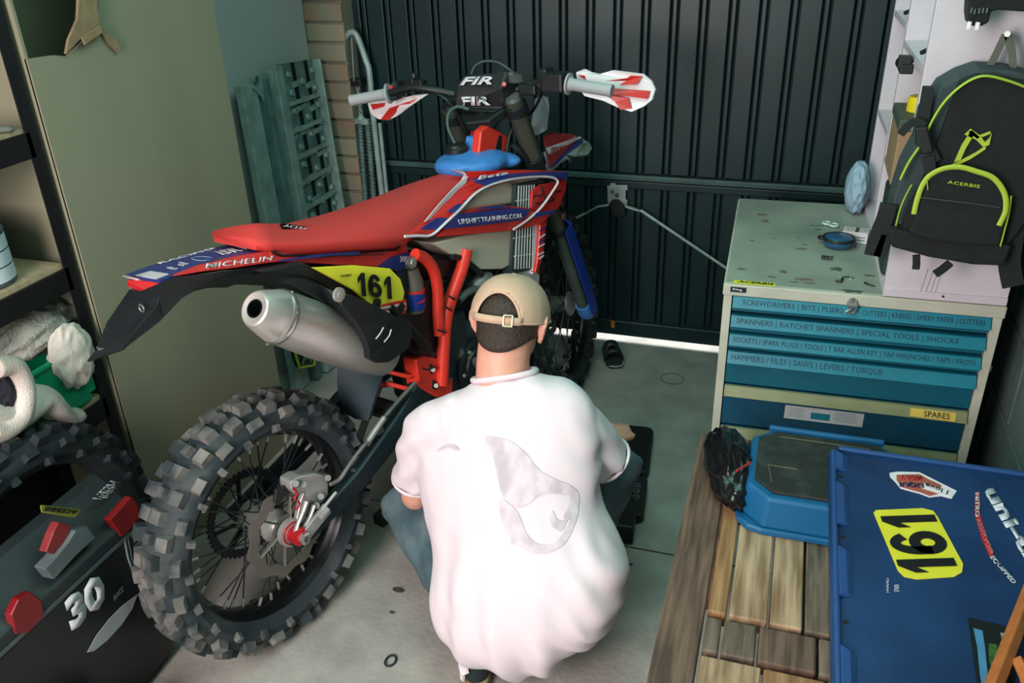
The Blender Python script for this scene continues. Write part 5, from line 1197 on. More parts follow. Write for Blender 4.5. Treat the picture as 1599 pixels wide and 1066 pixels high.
def drawer(z1, z0, mat, lipm, lip):
    d = MB(); d.box((CW/2, .016, (z0 + z1)/2), (CW - .048, .016, z1 - z0))
    o = d.build('drawer', mat, cb, bevel=.001)
    x0, x1 = .025, CW - .025
    k = MB(); k.hexa([(x0, -.014, z1 - lip), (x1, -.014, z1 - lip), (x1, .008, z1 - lip - .002), (x0, .008, z1 - lip - .002), (x0, -.001, z1), (x1, -.001, z1), (x1, .008, z1), (x0, .008, z1)])
    k.build('handle_lip', lipm, o, bevel=.001)
    return o
ds = [drawer(.766, .719, tealface, teal, .029), drawer(.710, .661, tealface, teal, .029), drawer(.654, .608, tealface, teal, .029), drawer(.602, .500, tealface, teal, .032), drawer(.494, .366, tealdeep, olive, .028), drawer(.359, .235, tealdeep, olive, .028), drawer(.228, .07, tealdeep, olive, .028)]
def lip_text(i, s, x0, x1, z1, lip, h=.016, mat=ink, bold=0.0):
    zc = z1 - lip * .5; y = lambda z: -.001 - (z1 - z) / lip * .013
    a, b = zc - h/2, zc + h/2
    text(s, (x0, y(a), a), (x1, y(a), a), (x0, y(b), b), mat, ds[i], bold=bold, out=(0, -1, .5), lift=.0012, depth=.0004)
lip_text(0, 'SCREWDRIVERS | BITS | PLIERS', .05, .30, .766, .029); lip_text(0, 'CUTTERS | KNIVES / EMERY PAPER | CUTTERS', .345, .63, .766, .029)
lip_text(1, 'SPANNERS | RATCHET SPANNERS | SPECIAL TOOLS | SHOCKS', .04, .58, .710, .029)
lip_text(2, 'SOCKETS | SPARK PLUGS / TOOLS | T BAR ALLEN KEY | TAP WRENCHES / TAPS / PROTS', .035, .63, .654, .029)
lip_text(3, 'HAMMERS / FILES | SAWS | LEVERS / TORQUE', .035, .42, .602, .032, .018)
MB().panel([(.04, -.0085, .692), (.085, -.0085, .690), (.10, -.0085, .687), (.06, -.0075, .687)], (0, .002, 0)).build('paint_chip', white, ds[1])
a = MB().panel([(.505, -.0145, .471), (.615, -.0155, .470), (.615, -.0045, .490), (.505, -.0045, .490)], (0, .002, 0)).build('drawer_label', yellowd, ds[4])
text('SPARES', (.538, -.0140, .474), (.600, -.0140, .474), (.538, -.0055, .487), inkblk, a, bold=.0, out=(0,-1,.4), lift=.002, depth=.0003)
lb = MB().box((.295, .0075, .427), (.205, .0015, .042)).build('instruction_label', paper, ds[4])
MB().box((.287, .0064, .424), (.05, .001, .020)).build('label_picture', teal, lb)
for k in range(5):
    for x, w_ in ((.222, .045), (.352, .065)): MB().box((x, .0064, .441 - k * .006), (w_ * (.8 + .2 * (k % 2)), .0006, .0015)).build('label_line', M('label_grey', (140, 150, 158), .7), lb)
bd_ = MB().box((.036, -.004, .786), (.040, .002, .014)).build('name_badge', M('badge', (20, 36, 46), .4), cb)
text('King', (.022, -.0052, .7825), (.046, -.0052, .7825), (.022, -.0052, .7900), whitep, bd_, bold=.02, out=(0,-1,0), lift=.0003, depth=.0003)
ac = MB().box((.075, .014, .8012), (.105, .020, .0012)).build('yellow_sticker', yellow, cb)
text('ACERBIS', (.03, .007, .8018), (.122, .007, .8018), (.034, .021, .8018), inkblk, ac, bold=.03, out=(0,0,1), lift=.0003, depth=.0003)
mb = MB(); mb.lathe((.318, -.003, .778), (0, -1, 0), [(0, .013), (.006, .013), (.010, .010), (.012, .010)], 20); mb.box((.318, -.020, .775), (.024, .014, .006)); mb.tube([(.318, -.016, .765), (.305, -.02, .757), (.325, -.02, .757), (.330, -.018, .77)], .003, 6, smooth=3); mb.build('lock', steel, cb, smooth=40)
MB().box((CW + .004, .02, .62), (.006, .02, .016)).build('side_catch', steel, cb, bevel=.002)
# rust and grease marks on the top have their own outline
rust = M('rust_stain', (128, 116, 92), .8, rgb2=(104, 88, 64), scale=90); grease = M('grease_stain', (92, 104, 92), .55, rgb2=(66, 78, 70), scale=80)
CI = Matrix.Translation((-.122, 2.144, 0)) @ Matrix.Rotation(.027, 4, 'Z'); CI = CI.inverted()
for i, (px, r1, r2, m_) in enumerate(zip([(-.0593,2.7188,.8012),(-.0464,2.6593,.8012),(-.0751,2.4789,.8012),(-.0147,2.5096,.8012),(.0625,2.4421,.8012),(.0725,2.476,.8012),(-.087,2.2484,.8012),(.0215,2.2563,.8012),(-.0064,2.2131,.8012),(.0749,2.2153,.8012),(.0912,2.1931,.8012),(.109,2.6177,.8012),(.0512,2.1919,.8012),(.1925,2.1673,.8012),(.0536,2.5312,.8012),(.1592,2.3082,.8012),(.1824,2.2593,.8012),(.2405,2.2825,.8012),(.1052,2.652,.8012)], (.018, .012, .007, .008, .017, .01, .014, .010, .012, .024, .016, .010, .012, .03, .004, .016, .010, .014, .02), (.010, .014, .005, .004, .006, .005, .006, .012, .006, .008, .006, .006, .004, .008, .003, .014, .008, .006, .004), (rust, rust, rust, rust, rust, rust, rust, rust, rust, rust, rust, grease, rust, grease, grease, grease, grease, grease, grease))):
    c = CI @ Vector(px); k = 18
    P = [c + V(r1 * math.cos(2*PI*j/k), r2 * math.sin(2*PI*j/k), 0) * (1 + .75 * noise.noise(V(i * 3.1, j * .9, 0))) for j in range(k)]
    MB().panel(P, (0, 0, -.0008)).build('stain', m_, tp_)
# ------------------------------------------------------------------ white cupboard on the cabinet
cu = thing('white_cupboard', 'white cupboard with open shelves standing on the tool cabinet', 'cupboard', (.265, 2.156, .802), .027)
MB().box((.140, .010, .55), (.280, .020, 1.10)).build('side_panel', white, cu, bevel=.001)
MB().box((.140, -.0015, .010), (.280, .006, .020)).build('bottom_edge', white, cu, bevel=.001)
MB().box((.140, .730, .55), (.280, .020, 1.10)).build('side_panel', white, cu, bevel=.001)
MB().box((.274, .37, .55), (.012, .70, 1.10)).build('back_panel', white, cu)
MB().box((.135, .37, .009), (.268, .70, .018)).build('shelf', white, cu)
MB().box((.115, .42, .55), (.226, .018, 1.06)).build('divider', white, cu)
for z in (.24, .545): MB().box((.135, .215, z), (.268, .39, .016)).build('shelf', white, cu)
for z in (.30, .585): MB().box((.135, .575, z), (.268, .29, .016)).build('shelf', white, cu)
mb = MB(); mb.cyl((.137, -.006, .012), (.137, -.002, .012), .003, n=10); mb.build('screw', black, cu)
mb = MB()
for x, z in ((.085, .06), (.097, .055), (.108, .06), (.118, .058)): mb.tube([(x, -.001, .02), (x + .006, -.001, .02 + z)], .0008, 4)
mb.build('dirt_drip', M('drip_mark', (150, 152, 152), .7), cu)
def at_c(x, y, z): return (Matrix.Translation((.265, 2.156, .802)) @ Matrix.Rotation(.027, 4, 'Z')) @ V(x, y, z)
# what stands on its shelves
bxm = M('brown_box', (150, 122, 92), .8, var=.05)
t = thing('storage_box', 'dark topped brown card box on cupboard shelf behind backpack', 'box', at_c(.045, .22, .248))
MB().box((0, 0, .07), (.11, .20, .14)).build('box_body', bxm, t, bevel=.003); MB().box((0, 0, .148), (.115, .205, .03)).build('box_lid', M('box_lid', (66, 76, 66), .6), t, bevel=.004)
t2 = MB().lathe(at_c(.04, .22, .412), (0, 0, 1), [(0, .032), (.03, .032), (.036, .028), (.036, .0)], 18).build('yellow_tin', M('tin_yellow', (226, 196, 30), .4), smooth=40); tag(t2, 'small yellow tub on top of the brown storage box', 'tub')
def clip(c, name, label):
    mb = MB(); c = Vector(c); mb.box(c, (.02, .055, .012)); mb.box(c + V(0, -.02, .012), (.024, .02, .018)); mb.box(c + V(0, .018, .010), (.014, .012, .012)); mb.tube([c + V(-.004, -.02, .02), c + V(-.03, -.035, .01)], .006, 6)
    o = mb.build(name, black, bevel=.002); tag(o, label, 'clip', 'black clips on the cupboard shelves')
clip(at_c(.03, .12, .561), 'buckle_clip', 'black plastic clip on upper front shelf of white cupboard')
clip(at_c(.03, .52, .601), 'buckle_clip', 'black plastic clip on upper rear shelf of white cupboard')
mb = MB(); a = Vector(at_c(-.012, .22, .52)); mb.box(a, (.03, .11, .022)); mb.box(a + V(-.005, -.03, .014), (.03, .03, .03)); mb.ell(a + V(-.004, .06, -.002), (.014, .02, .014)); mb.tube([a + V(0, .02, -.006), a + V(.03, .03, .02)], .006, 6)
tag(mb.build('hanging_tool', black, bevel=.003), 'black tool hooked under the upper cupboard shelf edge', 'tool')
dk = MB().box(at_c(.06, .20, .115), (.12, .24, .19)).build('dark_case', M('dark_green_case', (24, 46, 42), .6), bevel=.01); tag(dk, 'dark green case on bottom shelf of white cupboard', 'case')
# pale blue cloth bag between cupboard and door
tag(rag('bag', at_c(-.030, .665, .074), (.034, .072, .078), 2.2, None, '', .25, zmin=.805).build('cloth_bag', M('pale_blue_cloth', (150, 176, 196), .8, var=.08, bump=.2), smooth=90), 'crumpled pale blue cloth bag at back of cabinet top', 'bag')
# small things on the cabinet top
t = thing('parts_box', 'small white and red card parts box on cabinet top', 'box', [(.2102,2.5439,.802)][0], -.12)
pbx = M('parts_card', (206, 200, 200), .7); pr_ = M('parts_red', (196, 52, 52), .6)
MB().box((0, 0, .016), (.070, .046, .032)).build('box_body', pbx, t, bevel=.001); MB().box((-.0355, 0, .016), (.0015, .046, .032)).build('end_label', pr_, t)
for x in (-.015, .02): MB().tube([(x + .009*math.cos(a), .002 + .009*math.sin(a), .0325) for a in [i*PI/8 for i in range(16)]], .0008, 4, loop=True).build('ring_print', M('grey_ink', (110, 110, 112), .6), t)
MB().box((.004, 0, .0324), (.010, .040, .0008)).build('red_stripe', M('parts_dark', (90, 52, 56), .6), t)
for z in (.010, .018): MB().box((.012, -.0233, z), (.034, .0006, .003)).build('print_line', M('grey_ink', (110, 110, 112), .6), t)
t = thing('tape_measure', 'dark blue oval measuring reel with black rim on cabinet top', 'reel', [(.1635,2.4849,.802)][0], -.08)
MB().lathe((0, 0, 0), (0, 0, 1), [(0, .028), (.006, .040), (.018, .042), (.028, .038), (.032, .028), (.033, .001)], 28).build('body', M('reel_blue', (36, 84, 116), .25), t, smooth=60)
MB().tube([(.041*math.cos(a), .041*math.sin(a), .024) for a in [i*PI/12 for i in range(24)]], .005, 8, loop=True).build('rim', black, t, smooth=80)
MB().tube([(-.04, 0, .016), (-.054, .006, .016), (-.052, .018, .018), (-.036, .018, .018)], .0035, 6, smooth=4).build('loop', black, t)
MB().box((.042, -.008, .014), (.014, .016, .014)).build('hook', black, t, bevel=.002)
tag(MB().tube([(.1209,2.3876,.806),(.1479,2.3841,.806),(.146,2.3641,.806),(.1192,2.3674,.806),(.1209,2.3876,.806)], .0022, 5).tube([(.1277,2.3892,.806),(.1276,2.3646,.806)], .0018, 5).tube([(.1361,2.3863,.806),(.136,2.3666,.806)], .0018, 5).build('spring_clip', black), 'tiny black wire spring clip in front of the blue reel', 'clip')
mb = MB()
for c in [(.1346,2.6626,.804)]: mb.tube([Vector(c) + V(.012*math.cos(a), .012*math.sin(a), .004) for a in [i*PI/8 for i in range(16)]], .0035, 6, loop=True)
tag(mb.build('clear_ring', M('clear_plastic', (184, 204, 200), .15)), 'left one of two clear plastic rings beside the parts box', 'ring', 'clear plastic rings')
mb = MB()
for c in [(.1548,2.6495,.804)]: mb.tube([Vector(c) + V(.012*math.cos(a), .013*math.sin(a), .004) for a in [i*PI/8 for i in range(16)]], .0035, 6, loop=True)
tag(mb.build('clear_ring', M('clear_plastic', (184, 204, 200), .15)), 'right one of two clear plastic rings beside the parts box', 'ring', 'clear plastic rings')
tag(MB().lathe([(.1933,2.2492,.801)][0], (0, 0, 1), [(0, .006), (.003, .006), (.005, .003), (.0055, .0005)], 16).build('steel_button', steel, smooth=50), 'shiny round steel button near front of cabinet top', 'button')
mb = MB(); a = [Vector(p) for p in [(.1543,2.2193,.804),(.1668,2.2137,.804),(.1721,2.2412,.804)]]; mb.tube(a, .0035, 6); tag(mb.build('bent_pin', black), 'small bent black pin near front of cabinet top', 'pin')
tag(MB().tube([(.2252,2.2261,.803),(.2341,2.2154,.803),(.2491,2.2064,.803)], [.003, .002, .0015], 6).build('rubber_strip', black), 'thin black sliver by the cupboard foot on cabinet top', 'scrap')

# ------------------------------------------------------------------ backpack hung on the cupboard side
bp = thing('backpack', 'black and charcoal backpack with lime piping hung on white cupboard', 'backpack', (.34, 2.09, .97))
packb = M('pack_black', (17, 22, 23), .85, var=.25, scale=60, bump=.2, bscale=400); packc = M('pack_charcoal', (52, 66, 68), .85, var=.12, scale=50, bump=.2, bscale=400); lime = M('lime_piping', (168, 190, 56), .6, var=.06)
webb = M('webbing', (20, 28, 28), .8, var=.15, scale=80); webg = M('webbing_grey', (96, 100, 88), .8, var=.1)
def lb_(pts): return [Vector(p) - V(.34, 2.09, .97) for p in pts]
body = MB(); yb = V(0, .105, 0)
op = lb_([(.29,2.04,1.337),(.3224,2.04,1.3601),(.3559,2.04,1.3739),(.4095,2.04,1.3726),(.4588,2.04,1.3612),(.4962,2.04,1.324),(.542,2.04,1.1238),(.5189,2.04,1.0053),(.4862,2.04,.9488),(.4282,2.04,.9448),(.3603,2.04,.9525),(.2902,2.04,.9665),(.2439,2.04,.9813),(.2363,2.04,1.0119),(.2362,2.04,1.0883),(.2445,2.04,1.1595),(.2614,2.04,1.2133),(.2634,2.04,1.2757)])
body.panel(op, yb); body.build('main_body', packc, bp, bevel=.022)
fr = lb_([(.3209,2.015,1.3517),(.3481,2.015,1.3653),(.4019,2.015,1.3616),(.4502,2.015,1.3528),(.4874,2.015,1.264),(.5116,2.015,1.1295),(.5031,2.015,1.0573),(.474,2.015,.9881),(.3635,2.015,.9918),(.2881,2.015,1.0067),(.2631,2.015,1.0199),(.2657,2.015,1.0685),(.2842,2.015,1.1287),(.3001,2.015,1.2118),(.3119,2.015,1.2965)])
MB().panel(fr, (0, .03, 0)).build('front_panel', packb, bp, bevel=.012)
pk = lb_([(.2848,1.985,1.0798),(.29,1.985,1.1237),(.2946,1.985,1.1553),(.3161,1.985,1.1749),(.3449,1.985,1.1807),(.3751,1.985,1.177),(.408,1.985,1.1652),(.4323,1.985,1.1473),(.4518,1.985,1.1122),(.4595,1.985,1.0642),(.4575,1.985,1.0143),(.3823,1.985,1.0107),(.3165,1.985,1.017),(.2753,1.985,1.0286)])
MB().panel(pk, (0, .035, 0)).build('front_pocket', packb, bp, bevel=.012)
MB().panel(lb_([(.2315,1.995,1.0244),(.249,1.995,1.0319),(.3171,1.995,1.0194),(.4592,1.995,1.0137),(.4843,1.995,1.013),(.4795,1.995,.9646),(.4188,1.995,.9617),(.3256,1.995,.9714),(.2453,1.995,.9888)]), (0, .05, 0)).build('base_panel', packb, bp, bevel=.012)
def pipe(pts, r, name='piping', mat=lime, flat=.45): return MB().tube(pts, r, 8, smooth=5, flat=flat).build(name, mat, bp, smooth=60)
pipe(lb_([(.2397,2.008,1.1423),(.251,2.008,1.183),(.2692,2.008,1.2259),(.2809,2.008,1.2727),(.2962,2.008,1.3106),(.3174,2.008,1.34),(.3444,2.008,1.3613),(.3706,2.008,1.3658),(.4137,2.008,1.3556),(.4514,2.008,1.3416)]), .006)
pipe(lb_([(.2478,2.008,1.0364),(.2505,2.008,1.0771),(.2579,2.008,1.1116),(.2648,2.008,1.1324)]), .004)
pipe(lb_([(.2761,1.98,1.075),(.2771,1.98,1.1071),(.2817,1.98,1.139),(.2928,1.98,1.1623),(.3173,1.98,1.1791),(.3486,1.98,1.1837),(.3819,1.98,1.176),(.4106,1.98,1.1668),(.4312,1.98,1.1487),(.446,1.98,1.1246),(.4524,1.98,1.094),(.4468,1.98,1.0621)]), .0055)
pipe(lb_([(.4584,1.99,1.1252),(.4619,1.99,1.0914),(.4618,1.99,1.0452),(.4611,1.99,1.0128)]), .004)
pipe(lb_([(.2902,1.979,1.1483),(.2944,1.979,1.1316)]), .003)
mb = MB(); mb.tube(lb_([(.2813,1.981,1.1129),(.325,1.981,1.1102),(.3885,1.981,1.1061),(.4412,1.981,1.1014)]), .0012, 5); mb.build('pocket_zip', M('zip_grey', (64, 74, 74), .5), bp)
text('ACERBIS', *lb_([(.3295,1.981,1.1474),(.3939,1.981,1.1411),(.3294,1.981,1.1545)]), lime, bp, bold=.02, out=(0,-1,0), lift=.002)
lg = MB()
for q in ([(.3394,2.01,1.186),(.3472,2.01,1.2237),(.3578,2.01,1.2514),(.3654,2.01,1.2436),(.3561,2.01,1.216),(.351,2.01,1.1909)], [(.3479,2.01,1.2455),(.3577,2.01,1.2581),(.3787,2.01,1.2443),(.3898,2.01,1.2313),(.3966,2.01,1.2397),(.3989,2.01,1.2519),(.3993,2.01,1.2263),(.3895,2.01,1.2204),(.3718,2.01,1.2358)], [(.3333,2.01,1.1787),(.3478,2.01,1.1879),(.3772,2.01,1.2088),(.3935,2.01,1.2247),(.394,2.01,1.2166),(.3701,2.01,1.1947),(.3481,2.01,1.1795)], [(.3541,2.01,1.2512),(.3606,2.01,1.2555),(.378,2.01,1.2415),(.374,2.01,1.2373)], [(.3772,2.01,1.2455),(.396,2.01,1.2545),(.3959,2.01,1.2491),(.3828,2.01,1.2418)]): lg.panel(lb_(q), (0, .003, 0))
lg.build('emblem', lime, bp)
def web(pts, wd, th, name='strap', mat=webb):
    P = curve(pts, 4); mb = MB(); rings = []
    for i, p in enumerate(P):
        t = (P[min(i+1, len(P)-1)] - P[max(i-1, 0)]).normalized(); s = t.cross(V(0, 1, 0)); s = s.normalized() if s.length > .01 else V(1, 0, 0)
        n_ = V(0, 1, 0)
        rings.append([p + s*wd + n_*th, p - s*wd + n_*th, p - s*wd - n_*th, p + s*wd - n_*th])
    mb.loft(rings); return mb.build(name, mat, bp, bevel=.001)
web(lb_([(.264,2.03,1.3381),(.2648,2.03,1.2982),(.2669,2.03,1.2576),(.2703,2.03,1.2162)]), .011, .010, 'shoulder_strap')
web(lb_([(.2629,2,1.2576),(.2756,2,1.2282),(.2924,2,1.2042),(.3028,2,1.1881)]), .010, .004)
web(lb_([(.2681,2,1.2632),(.2482,2,1.2705),(.2346,2,1.2618),(.2227,2,1.2421)]), .008, .004)
MB().panel(lb_([(.2486,1.985,1.2605),(.2703,1.985,1.2641),(.2792,1.985,1.2416),(.2922,1.985,1.2109),(.2733,1.985,1.2044),(.2569,1.985,1.2269)]), (0, .02, 0)).build('buckle', black, bp, bevel=.003)
web(lb_([(.2851,1.995,1.1996),(.2921,1.995,1.1749),(.3066,1.995,1.1361),(.3188,1.995,1.0966)]), .012, .004)
web(lb_([(.2277,2.03,1.0788),(.2249,2.03,1.0453),(.2174,2.03,1.0061),(.2117,2.03,.9536)]), .018, .006)
web(lb_([(.2366,2.03,1.0062),(.2304,2.03,.9759),(.2259,2.03,.9517)]), .014, .006)
web(lb_([(.305,2.03,.9622),(.3088,2.03,.9404),(.3096,2.03,.9278)]), .008, .004)
web(lb_([(.3783,2.03,.9502),(.3654,2.03,.9332),(.3518,2.03,.9192)]), .009, .004)
web(lb_([(.4822,2.04,1.0764),(.4909,2.04,1.0179),(.4985,2.04,.9577),(.5178,2.04,.9034)]), .022, .006)
web(lb_([(.3822,2.1,1.3643),(.3907,2.1,1.3944),(.4005,2.1,1.4343)]), .007, .003, 'hanging_loop', webg)
web(lb_([(.4295,2.1,1.3654),(.4194,2.1,1.4014),(.4028,2.1,1.4343)]), .007, .003, 'hanging_loop', webg)
mb = MB(); mb.cyl(lb_([(.4149,2.155,1.4257)])[0], lb_([(.4009,2.085,1.4376)])[0], .006, n=10); mb.build('wall_hook', zinc, bp)
# black riding glove clamp hanging at the top
hg = thing('hanging_harness', 'black padded harness with pale buckles hanging at top right', 'harness', (.36, 2.1, 1.40))
def lh(pts): return [Vector(p) - V(.36, 2.1, 1.40) for p in pts]
MB().panel(lh([(.3066,2.06,1.5534),(.3165,2.06,1.4784),(.3232,2.06,1.4562),(.3427,2.06,1.4539),(.3578,2.06,1.4615),(.358,2.06,1.4836),(.3714,2.06,1.4861),(.4415,2.06,1.4817),(.448,2.06,1.5526)]), (0, .07, 0)).build('padding', packb, hg, bevel=.01)
for q in ('1512,42', '1526,42'): pass
for p in lh([(.3205,2.05,1.4575),(.3361,2.05,1.4564)]): MB().box(p, (.008, .012, .016)).build('toggle', whitep, hg, bevel=.002)
for p in lh([(.3202,2.055,1.4864),(.3266,2.055,1.484),(.3346,2.055,1.4853),(.3414,2.055,1.4865),(.3484,2.055,1.4865)]): MB().box(p, (.003, .004, .010)).build('stitch_tab', M('tab_grey', (90, 104, 98), .6), hg)

# ------------------------------------------------------------------ rustic table
tb = thing('rustic_table', 'low rustic table with patchwork plank top along right side', 'table', (.30, 1.20, 0))
def wood(name, a, b): return M(name, a, .6, rgb2=b, scale=7, stretch=(9, .8, 3), lo=.35, hi=.65, detail=8, bump=.3, rnd=.12)
wd = wood('dark_wood', (70, 52, 42), (116, 92, 76)); wl = wood('light_wood', (126, 98, 70), (182, 156, 124)); wm = wood('mid_wood', (122, 84, 50), (168, 130, 88)); wg = wood('grey_wood', (74, 62, 50), (134, 116, 98))
wlx = M('cross_wood', (150, 124, 92), .6, rgb2=(196, 170, 134), scale=7, stretch=(.8, 9, 3), bump=.3, rnd=.1)
def plank(x0, x1, y0, y1, m_, z=.5, th=.035):
    MB().box(((x0+x1)/2 - .30, (y0+y1)/2 - 1.20, z - th/2 + random.uniform(-.0012, .0012)), (x1 - x0 - .003, y1 - y0 - .003, th)).build('plank', m_, tb, bevel=.003)
TE = 1.877
plank(-.133, -.052, .55, TE, wd)
ys = [(1.262, TE), (1.165, 1.252), (.84, 1.155), (.55, .83)]
for r, (y0, y1) in enumerate(ys):
    if r == 0:
        for x0, x1, m_ in ((-.049, -.012, wm), (-.010, .062, wl), (.064, .125, wl), (.127, .175, wg), (.177, .26, wl), (.262, .33, wm), (.332, .42, wl), (.422, .50, wg)): plank(x0, x1, y0, y1, m_)
    elif r == 1:
        for x0, x1, m_ in ((-.049, -.018, wg), (-.016, .046, wg), (.048, .150, wd), (.152, .30, wg), (.302, .40, wd), (.402, .50, wg)): plank(x0, x1, y0, y1, m_)
    else:
        for x0, x1, m_ in ((-.049, .058, wl), (.06, .165, wm), (.167, .27, wl), (.272, .39, wm), (.392, .50, wl)): plank(x0, x1, y0, y1, m_)
MB().box((.20 + .0 - .0, .0, -.0 + .452), (.62 - .02, 1.25, .022)).build('under_frame', wd, tb).location = (-.317 + .20, 0, 0)
for x in (-.085, .455):
    for y in (1.82, .62): MB().box((x - .30, y - 1.20, .2325), (.07, .07, .465)).build('leg', wd, tb, bevel=.004)
# step stool in blue plastic with a black tread
stp_ = thing('step_stool', 'blue plastic step stool with scuffed black top on rustic table', 'stool', (.155, 1.655, .501))
sbl = M('stool_blue', (14, 92, 138), .45, var=.06); scuff = M('scuffed_black', (30, 36, 34), .7, rgb2=(58, 62, 56), scale=26, lo=.45, hi=.8, bump=.15)
mb = MB(); rbox(mb, (0, 0, .008), (.36, .285, .016), .06, 3); mb.build('foot', sbl, stp_, bevel=.004)
mb = MB(); mb.loft([[V(x, y, 0) + V(0, 0, .016) for x, y in ((-.17, -.09), (-.12, -.138), (.12, -.138), (.17, -.09), (.17, .09), (.12, .138), (-.12, .138), (-.17, .09))], [V(x, y, .088) for x, y in ((-.160, -.084), (-.114, -.130), (.114, -.130), (.160, -.084), (.160, .10), (.118, .138), (-.118, .138), (-.160, .10))]]); mb.build('body', sbl, stp_, bevel=.006)
mb = MB(); mb.loft([[V(x, y, z) for x, y in ((-.146, -.07), (-.106, -.112), (.106, -.112), (.146, -.07), (.146, .09), (.108, .122), (-.108, .122), (-.146, .09))] for z in (.088, .096)]); tr_ = mb.build('tread', scuff, stp_, bevel=.002)
mb = MB(); mb.tube([V(x, y, .0968) for x, y in ((-.10, .10), (.09, .10), (.098, .09), (.10, .02))], .0010, 4); mb.tube([V(x, y, .0968) for x, y in ((-.11, -.08), (-.12, -.02), (-.06, -.02))], .0010, 4); mb.build('scuff_line', M('scuff', (108, 104, 80), .8), tr_)
MB().box((0, .136, .094), (.25, .012, .014)).build('rear_rib', sbl, stp_, bevel=.003)
# black bin bag slumped against the stool
def bag_shape():
    rings = []
    P = [Vector(p) for p in [(-.0825,1.7654,.53),(-.0557,1.7344,.53),(-.0283,1.6487,.53),(.001,1.5524,.53)]]
    return P
bag = rag('bag', [(-.0467,1.6832,.545)][0], (.052, .13, .056), 6.6, None, '', .26, rz=.25, freq=7, zmin=.502)
plas = M('bin_bag', (13, 17, 19), .22, var=.25, bump=.25, bscale=30)
o = bag.build('bin_bag', plas, smooth=90); tag(o, 'crumpled shiny black plastic bag beside the blue step stool', 'bag')
tube_r = MB().tube([(-.0297,1.5866,.603),(-.0151,1.6077,.603),(-.0028,1.6259,.603)], .003, 5); tube_r.build('red_drawstring', M('drawstring', (150, 50, 50), .5), o)
# blue crate with lid and stickers
cr_ = thing('blue_crate', 'big blue lidded plastic crate covered in stickers on table', 'crate', (.145, 1.02, .501), 0.0)
crb = M('crate_blue', (12, 44, 84), .45, rgb2=(24, 62, 108), scale=6, bump=.06, bscale=60); crl = M('crate_rim', (38, 76, 132), .42, var=.08)
CX = Matrix(((1, 0, 0), (0, 1, 0), (0, 0, 1)))
LX, LY0, LY1 = .50, -.16, .700
zt = .118
def lidp(px): return Vector(px) - V(.145, 1.02, .501)
mb = MB(); rbox(mb, (.27, .145, .052), (.45, .62, .096), .03); mb.build('tub', crl, cr_, bevel=.003)
mb = MB(); rbox(mb, (.263, .275, .104), (.50, .845, .022), .028); lid = mb.build('lid', crb, cr_, bevel=.004)
for c, d in (((.022, .275, .118), (.010, .80, .012)), ((.263, .688, .118), (.46, .012, .010))):
    MB().box(c, d).build('rim', crl, lid, bevel=.004)
for y0, y1 in ((.60, .672), (.415, .555), (.215, .350), (-.05, .10)):
    MB().hexa([V(.026, y0, .115), V(.052, y0 + .01, .115), V(.052, y1 - .01, .115), V(.026, y1, .115), V(.026, y0, .1245), V(.040, y0 + .01, .1235), V(.040, y1 - .01, .1235), V(.026, y1, .1245)]).build('lid_rib', crl, lid, bevel=.002)
for y in (.585, .385, .16): MB().cyl((.036, y, .1148), (.036, y, .1158), .005, n=10).build('lid_hole', black, lid)
# faded stickers, each flat on the lid
def lz(pts): return [lidp(p) for p in pts]
ns = MB().panel(lz([(.2401,1.4964,.6172),(.2453,1.5061,.6172),(.3322,1.5366,.6172),(.3517,1.5337,.6172),(.358,1.517,.6172),(.3868,1.3851,.6172),(.3817,1.3611,.6172),(.3672,1.345,.6172),(.304,1.3203,.6172),(.2829,1.3211,.6172),(.2733,1.3355,.6172)]), (0, 0, -.001)).build('number_sticker', yellow, lid)
digits('161', *lz([(.3781,1.3579,.6176),(.3517,1.5229,.6176),(.2778,1.3243,.6176)]), inkblk, ns, lift=.0006)
lq = MB().panel(lz([(.2787,1.6439,.6172),(.2956,1.6533,.6172),(.3388,1.6628,.6172),(.3572,1.6492,.6172),(.3798,1.6325,.6172),(.4041,1.6146,.6172),(.3911,1.5848,.6172),(.3726,1.5884,.6172),(.3502,1.5778,.6172),(.3319,1.5858,.6172),(.3177,1.5885,.6172),(.2963,1.5937,.6172),(.2879,1.614,.6172),(.2791,1.6299,.6172)]), (0, 0, -.001)).build('oil_sticker', whitep, lid)
MB().panel(lz([(.2921,1.64,.6176),(.338,1.6549,.6176),(.3539,1.6408,.6176),(.3767,1.6266,.6176),(.371,1.5961,.6176),(.3505,1.5817,.6176),(.3322,1.5897,.6176),(.318,1.5924,.6176),(.299,1.5983,.6176),(.2907,1.6187,.6176)]), (0, 0, -.0006)).build('red_heart', M('heart_red', (176, 92, 76), .5, var=.2), lq)
MB().panel(lz([(.3412,1.623,.618),(.3969,1.6049,.618),(.3889,1.5875,.618),(.3382,1.6042,.618)]), (0, 0, -.0006)).build('white_banner', whitep, lq)
navyt = M('sticker_navy', (30, 44, 96), .5); redt = M('sticker_red', (186, 44, 48), .5)
text('LIQUI', *lz([(.3424,1.6233,.618),(.2953,1.6149,.618),(.3419,1.6052,.618)]), navyt, lq, bold=.04, out=(0,0,1), lift=.0005)
text('MOLY', *lz([(.3408,1.6458,.618),(.2969,1.6384,.618),(.3406,1.6296,.618)]), redt, lq, bold=.04, out=(0,0,1), lift=.0005)
text('I love', *lz([(.3877,1.6084,.6184),(.3473,1.6241,.6184),(.3837,1.5942,.6184)]), inkblk, lq, bold=.0, out=(0,0,1), lift=.0005)
silver = M('sticker_silver', (196, 200, 208), .4)
text('uni-trac', *lz([(.4543,1.6279,.6176),(.5142,1.3213,.6176),(.4821,1.649,.6176)]), silver, lid, bold=.045, out=(0,0,1), lift=.0008)
